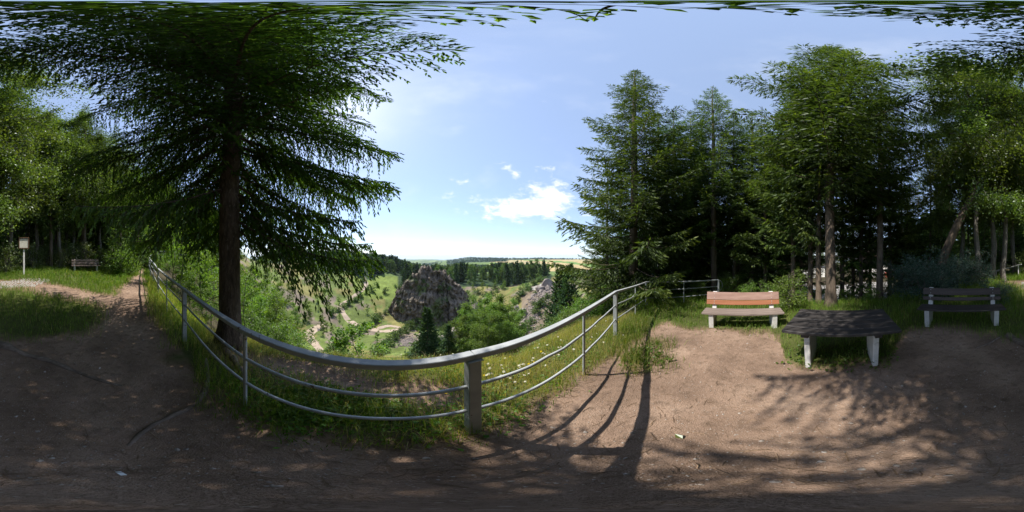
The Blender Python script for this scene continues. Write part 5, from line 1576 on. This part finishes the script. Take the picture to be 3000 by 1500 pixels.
# ------------------------------------------------------------------ grass
def blades(mb, P, h, wid, tint, g, lean=0.5):
    n = len(P)
    a = g.uniform(0, 6.28, n); ln = np.abs(g.normal(0, lean, n))
    dv = np.stack([np.cos(a), np.sin(a), 0 * a], -1); sd = np.stack([-np.sin(a), np.cos(a), 0 * a], -1)
    tw = g.uniform(0, 6.28, n); sd = sd * np.cos(tw)[:, None] + dv * np.sin(tw)[:, None]
    up = np.array([0, 0, 1.0]); w = wid[:, None] * sd * 0.5
    m1 = P + up * (h * 0.55)[:, None] + dv * (h * ln * 0.22)[:, None]
    tp = P + up * (h * (1 - 0.25 * np.minimum(ln, 1.5)))[:, None] + dv * (h * ln * 0.75)[:, None]
    base = P - up * 0.02
    V = np.stack([base - w, base + w, m1 + w * 0.8, m1 - w * 0.8, tp], 1).reshape(-1, 3)
    k = np.arange(n)[:, None] * 5
    mb.add(V, k + np.array([[0, 1, 2, 3]]), tint)
    mb.add(np.zeros((0, 3)), np.zeros((0, 3), int)) if False else None
    mb.v.append(np.zeros((0, 3))); mb.f.append((k + np.array([[3, 2, 4]])) + mb.n - n * 5); mb.t.append(np.asarray(tint)); mb.m.append(np.zeros(n))


def scatter(n, az0, az1, d0, d1, pw=1.0):
    a = g.uniform(az0, az1, n); d = (d0 ** pw + (d1 ** pw - d0 ** pw) * g.random(n)) ** (1 / pw)
    return spots(a, d)


FENCE_XY = [node_xyz(n) for n in reversed(NODES_L)] + [node_xyz(n) for n in NODES_R[1:]]
FENCE_LINE = [(math.degrees(math.atan2(p.x, p.y)), math.hypot(p.x, p.y)) for p in FENCE_XY]


def meadow():
    mb = MB()
    P = np.vstack([scatter(52000, -112, 48, 0.65, 5.0, 1.5), scatter(9000, -40, 45, 1.5, 4.5, 1.6)])
    s = dirtness(P[:, 0], P[:, 1])
    m = g.random(len(P)) < np.clip(0.75 - s * 4.0, 0, 1); P = P[m]; s = s[m]
    d = np.hypot(P[:, 0], P[:, 1]); az = np.degrees(np.arctan2(P[:, 0], P[:, 1]))
    out = d - np.interp(az, [f[0] for f in FENCE_LINE][3:], [f[1] for f in FENCE_LINE][3:])
    dry = fbm(P[:, 0] * 1.1, P[:, 1] * 1.1, 71)
    clump = fbm(P[:, 0] * 3.1, P[:, 1] * 3.1, 72)
    k = (clump > 0.40) | (g.random(len(P)) < 0.45); P, s, out, dry, clump, az, d_ = P[k], s[k], out[k], dry[k], clump[k], az[k], d[k]
    n = len(P)
    h = (0.11 + 0.13 * clump) * g.uniform(0.5, 1.5, n) * np.clip(0.85 + 0.3 * np.clip(out + 0.4, 0, 1), 0.5, 1.2) * np.where(out > 0.1, 0.66, 1.0)
    straw = (g.random(n) < np.clip((dry - 0.30) * 1.7 + np.clip(out, 0, 1) * 0.5, 0.10, 0.85))
    tint = np.where(straw, g.uniform(0.65, 1.0, n), np.clip(g.normal(0.32, 0.16, n), 0, 0.6))
    h = np.where(straw & (out > 0.1), h * 1.45, h)
    blades(mb, P, h, np.where(straw, 0.0032, 0.0055) * g.uniform(0.7, 1.4, n), tint, g, 0.75)
    return mb


tag(meadow().build('meadow_grass', M['grass']), 'sunlit dry meadow grass growing outside and under the railing', 'grass', kind='stuff')


def turf(n, az0, az1, d0, d1, hm, name, label, pw=1.6, dryness=0.05, wid=0.007, bright=0.3):
    mb = MB()
    P = scatter(n, az0, az1, d0, d1, pw)
    s = dirtness(P[:, 0], P[:, 1])
    d = np.hypot(P[:, 0], P[:, 1]); az = np.degrees(np.arctan2(P[:, 0], P[:, 1]))
    m = g.random(n) < np.clip(0.7 - s * 3.0, 0, 1)
    keep = (fbm(P[:, 0] * 2.5, P[:, 1] * 2.5, 73) > 0.33) | (g.random(n) < 0.4)
    P = P[m & keep]; d = d[m & keep]; n = len(P)
    cl = fbm(P[:, 0] * 1.5, P[:, 1] * 1.5, 74)
    h = hm * (0.5 + cl) * g.uniform(0.5, 1.5, n) * np.clip(0.5 + d / 8, 0.6, 1.4)
    straw = g.random(n) < dryness + np.clip(cl - 0.55, 0, 1) * 0.5
    tint = np.where(straw, g.uniform(0.6, 0.9, n), np.clip(g.normal(bright, 0.16, n), 0, 0.58))
    blades(mb, P, h, wid * np.clip(d / 4, 0.7, 2.6) * g.uniform(0.7, 1.4, n), tint, g, 0.7)
    tag(mb.build(name, M['grass']), label, 'grass', kind='stuff')


turf(30000, -180, -127, 2.7, 12.5, 0.13, 'lawn_grass', 'short green lawn grass beside the path and notice board')
turf(9000, -128, -108, 2.6, 9.0, 0.26, 'bank_grass', 'tall dry grass on the bank behind the railing beside the path', dryness=0.45)
turf(26000, 44, 136, 1.9, 9.5, 0.15, 'verge_grass', 'green grass round the sunlit bench and the table')
turf(24000, 134, 180, 2.7, 11.5, 0.20, 'bank_grass', 'taller green grass on the bank around the dark bench', bright=0.28)
turf(1500, 39, 58, 1.8, 3.0, 0.14, 'grass_tuft', 'isolated patch of grass in the bare earth right of the railing', pw=1.0, wid=0.008)


# broad-leaved weeds and meadow flowers
def weeds(name, centres, label, size=0.07, count=(7, 14), spread=0.10):
    mb = MB()
    for c in centres:
        k = int(g.integers(*count))
        o = np.asarray(c)[None] + np.abs(g.normal(0, 1, (k, 3))) * np.array([0, 0, spread * 0.5]) + g.normal(0, 1, (k, 3)) * np.array([spread, spread, 0]) + [0, 0, 0.01]
        add_leaves(mb, o, size * g.uniform(0.6, 1.4, k), np.clip(g.normal(0.5, 0.2, k), 0, 1), g, 0.9, 0.7)
    return tag(mb.build(name, M['weed']), label, 'plants', kind='stuff')


P = scatter(420, -100, 30, 0.8, 3.2, 1.3); P = P[dirtness(P[:, 0], P[:, 1]) < -0.05]
weeds('meadow_weeds', P, 'low leafy weeds growing through the meadow at the railing', 0.036, (9, 18))
P = spots(g.uniform(-83, -40, 420), g.uniform(1.05, 1.6, 420)); P = P[dirtness(P[:, 0], P[:, 1]) < -0.02]
weeds('leafy_ground_cover', P, 'dark leafy ground cover between the railing and the gravel path', 0.042, (9, 16), spread=0.06)
P = spots(np.concatenate([g.uniform(97, 133, 60), g.uniform(42, 56, 14), g.uniform(60, 95, 25)]), np.concatenate([g.uniform(1.9, 3.2, 60), g.uniform(2.0, 2.6, 14), g.uniform(3.3, 4.6, 25)]))
P = P[dirtness(P[:, 0], P[:, 1]) < 0.02]
weeds('verge_weeds', P, 'broad-leaved weeds in the grass under and beside the table', 0.05)
mb = MB()
for k in range(150):
    if k < 105:
        a = g.normal(2, 17); d = np.interp(a, [-60, -20, 0, 20, 45], [2.9, 2.3, 2.2, 2.7, 3.6]) * g.uniform(0.72, 1.12)
        yellow = g.random() < 0.12
    else:
        a = g.uniform(-95, -15); d = np.interp(a, [-95, -60, -15], [2.6, 1.35, 1.25]) * g.uniform(0.85, 1.9)
        yellow = g.random() < 0.75
    p = np.array(spot(a, d)); h = g.uniform(0.16, 0.34)
    if fbm(np.array([p[0] * 1.7]), np.array([p[1] * 1.7]), 88)[0] < 0.45: continue
    if dirtness(np.array([p[0]]), np.array([p[1]]))[0] > -0.05: continue
    tp = p + np.array([g.normal(0, 0.04), g.normal(0, 0.04), h])
    tube(mb, [p, tp], 0.0018, 3, tint=0.0, mat=1, cap=False)
    nrm = unit(np.array([g.normal(0, 0.4), g.normal(0, 0.4) - 0.3, 1.0])); e1 = unit(np.cross(nrm, [1.0, 0.2, 0])); e2 = np.cross(nrm, e1)
    rr = g.uniform(0.010, 0.019)
    for q in range(8):
        an = q * 0.785
        c1 = np.cos(an - 0.28) * e1 + np.sin(an - 0.28) * e2; c2 = np.cos(an + 0.28) * e1 + np.sin(an + 0.28) * e2
        mb.add([tp, tp + c1 * rr, tp + c2 * rr], [[0, 1, 2]], 1.0 if yellow else 0.3)
    top = tp + nrm * 0.004
    mb.add([top + (np.cos(q) * e1 + np.sin(q) * e2) * rr * 0.34 for q in np.arange(6) * 1.047], [[0, 1, 2, 3, 4, 5]], 1.0)
tag(mb.build('meadow_flowers', [M['petal'], M['weed']]), 'white daisies and small yellow flowers scattered through the meadow', 'flowers', kind='stuff')

# ------------------------------------------------------------------ air
hz_m, hn, hout = new_mat('valley_air')
pv = hn.new('ShaderNodeVolumePrincipled')
pv.inputs['Color'].default_value = (0.70, 0.83, 1.0, 1)
pv.inputs['Density'].default_value = 0.000085
pv.inputs['Anisotropy'].default_value = 0.0
hn.link(pv.outputs[0], hout.inputs['Volume'])
hz = link('haze', box_mesh('haze', (27000, 27000, 560), hz_m, 0))
hz.location = (0, 0, 62 - 280)
tag(hz, 'thin blue summer haze filling the air over the valley', 'haze', kind='stuff')
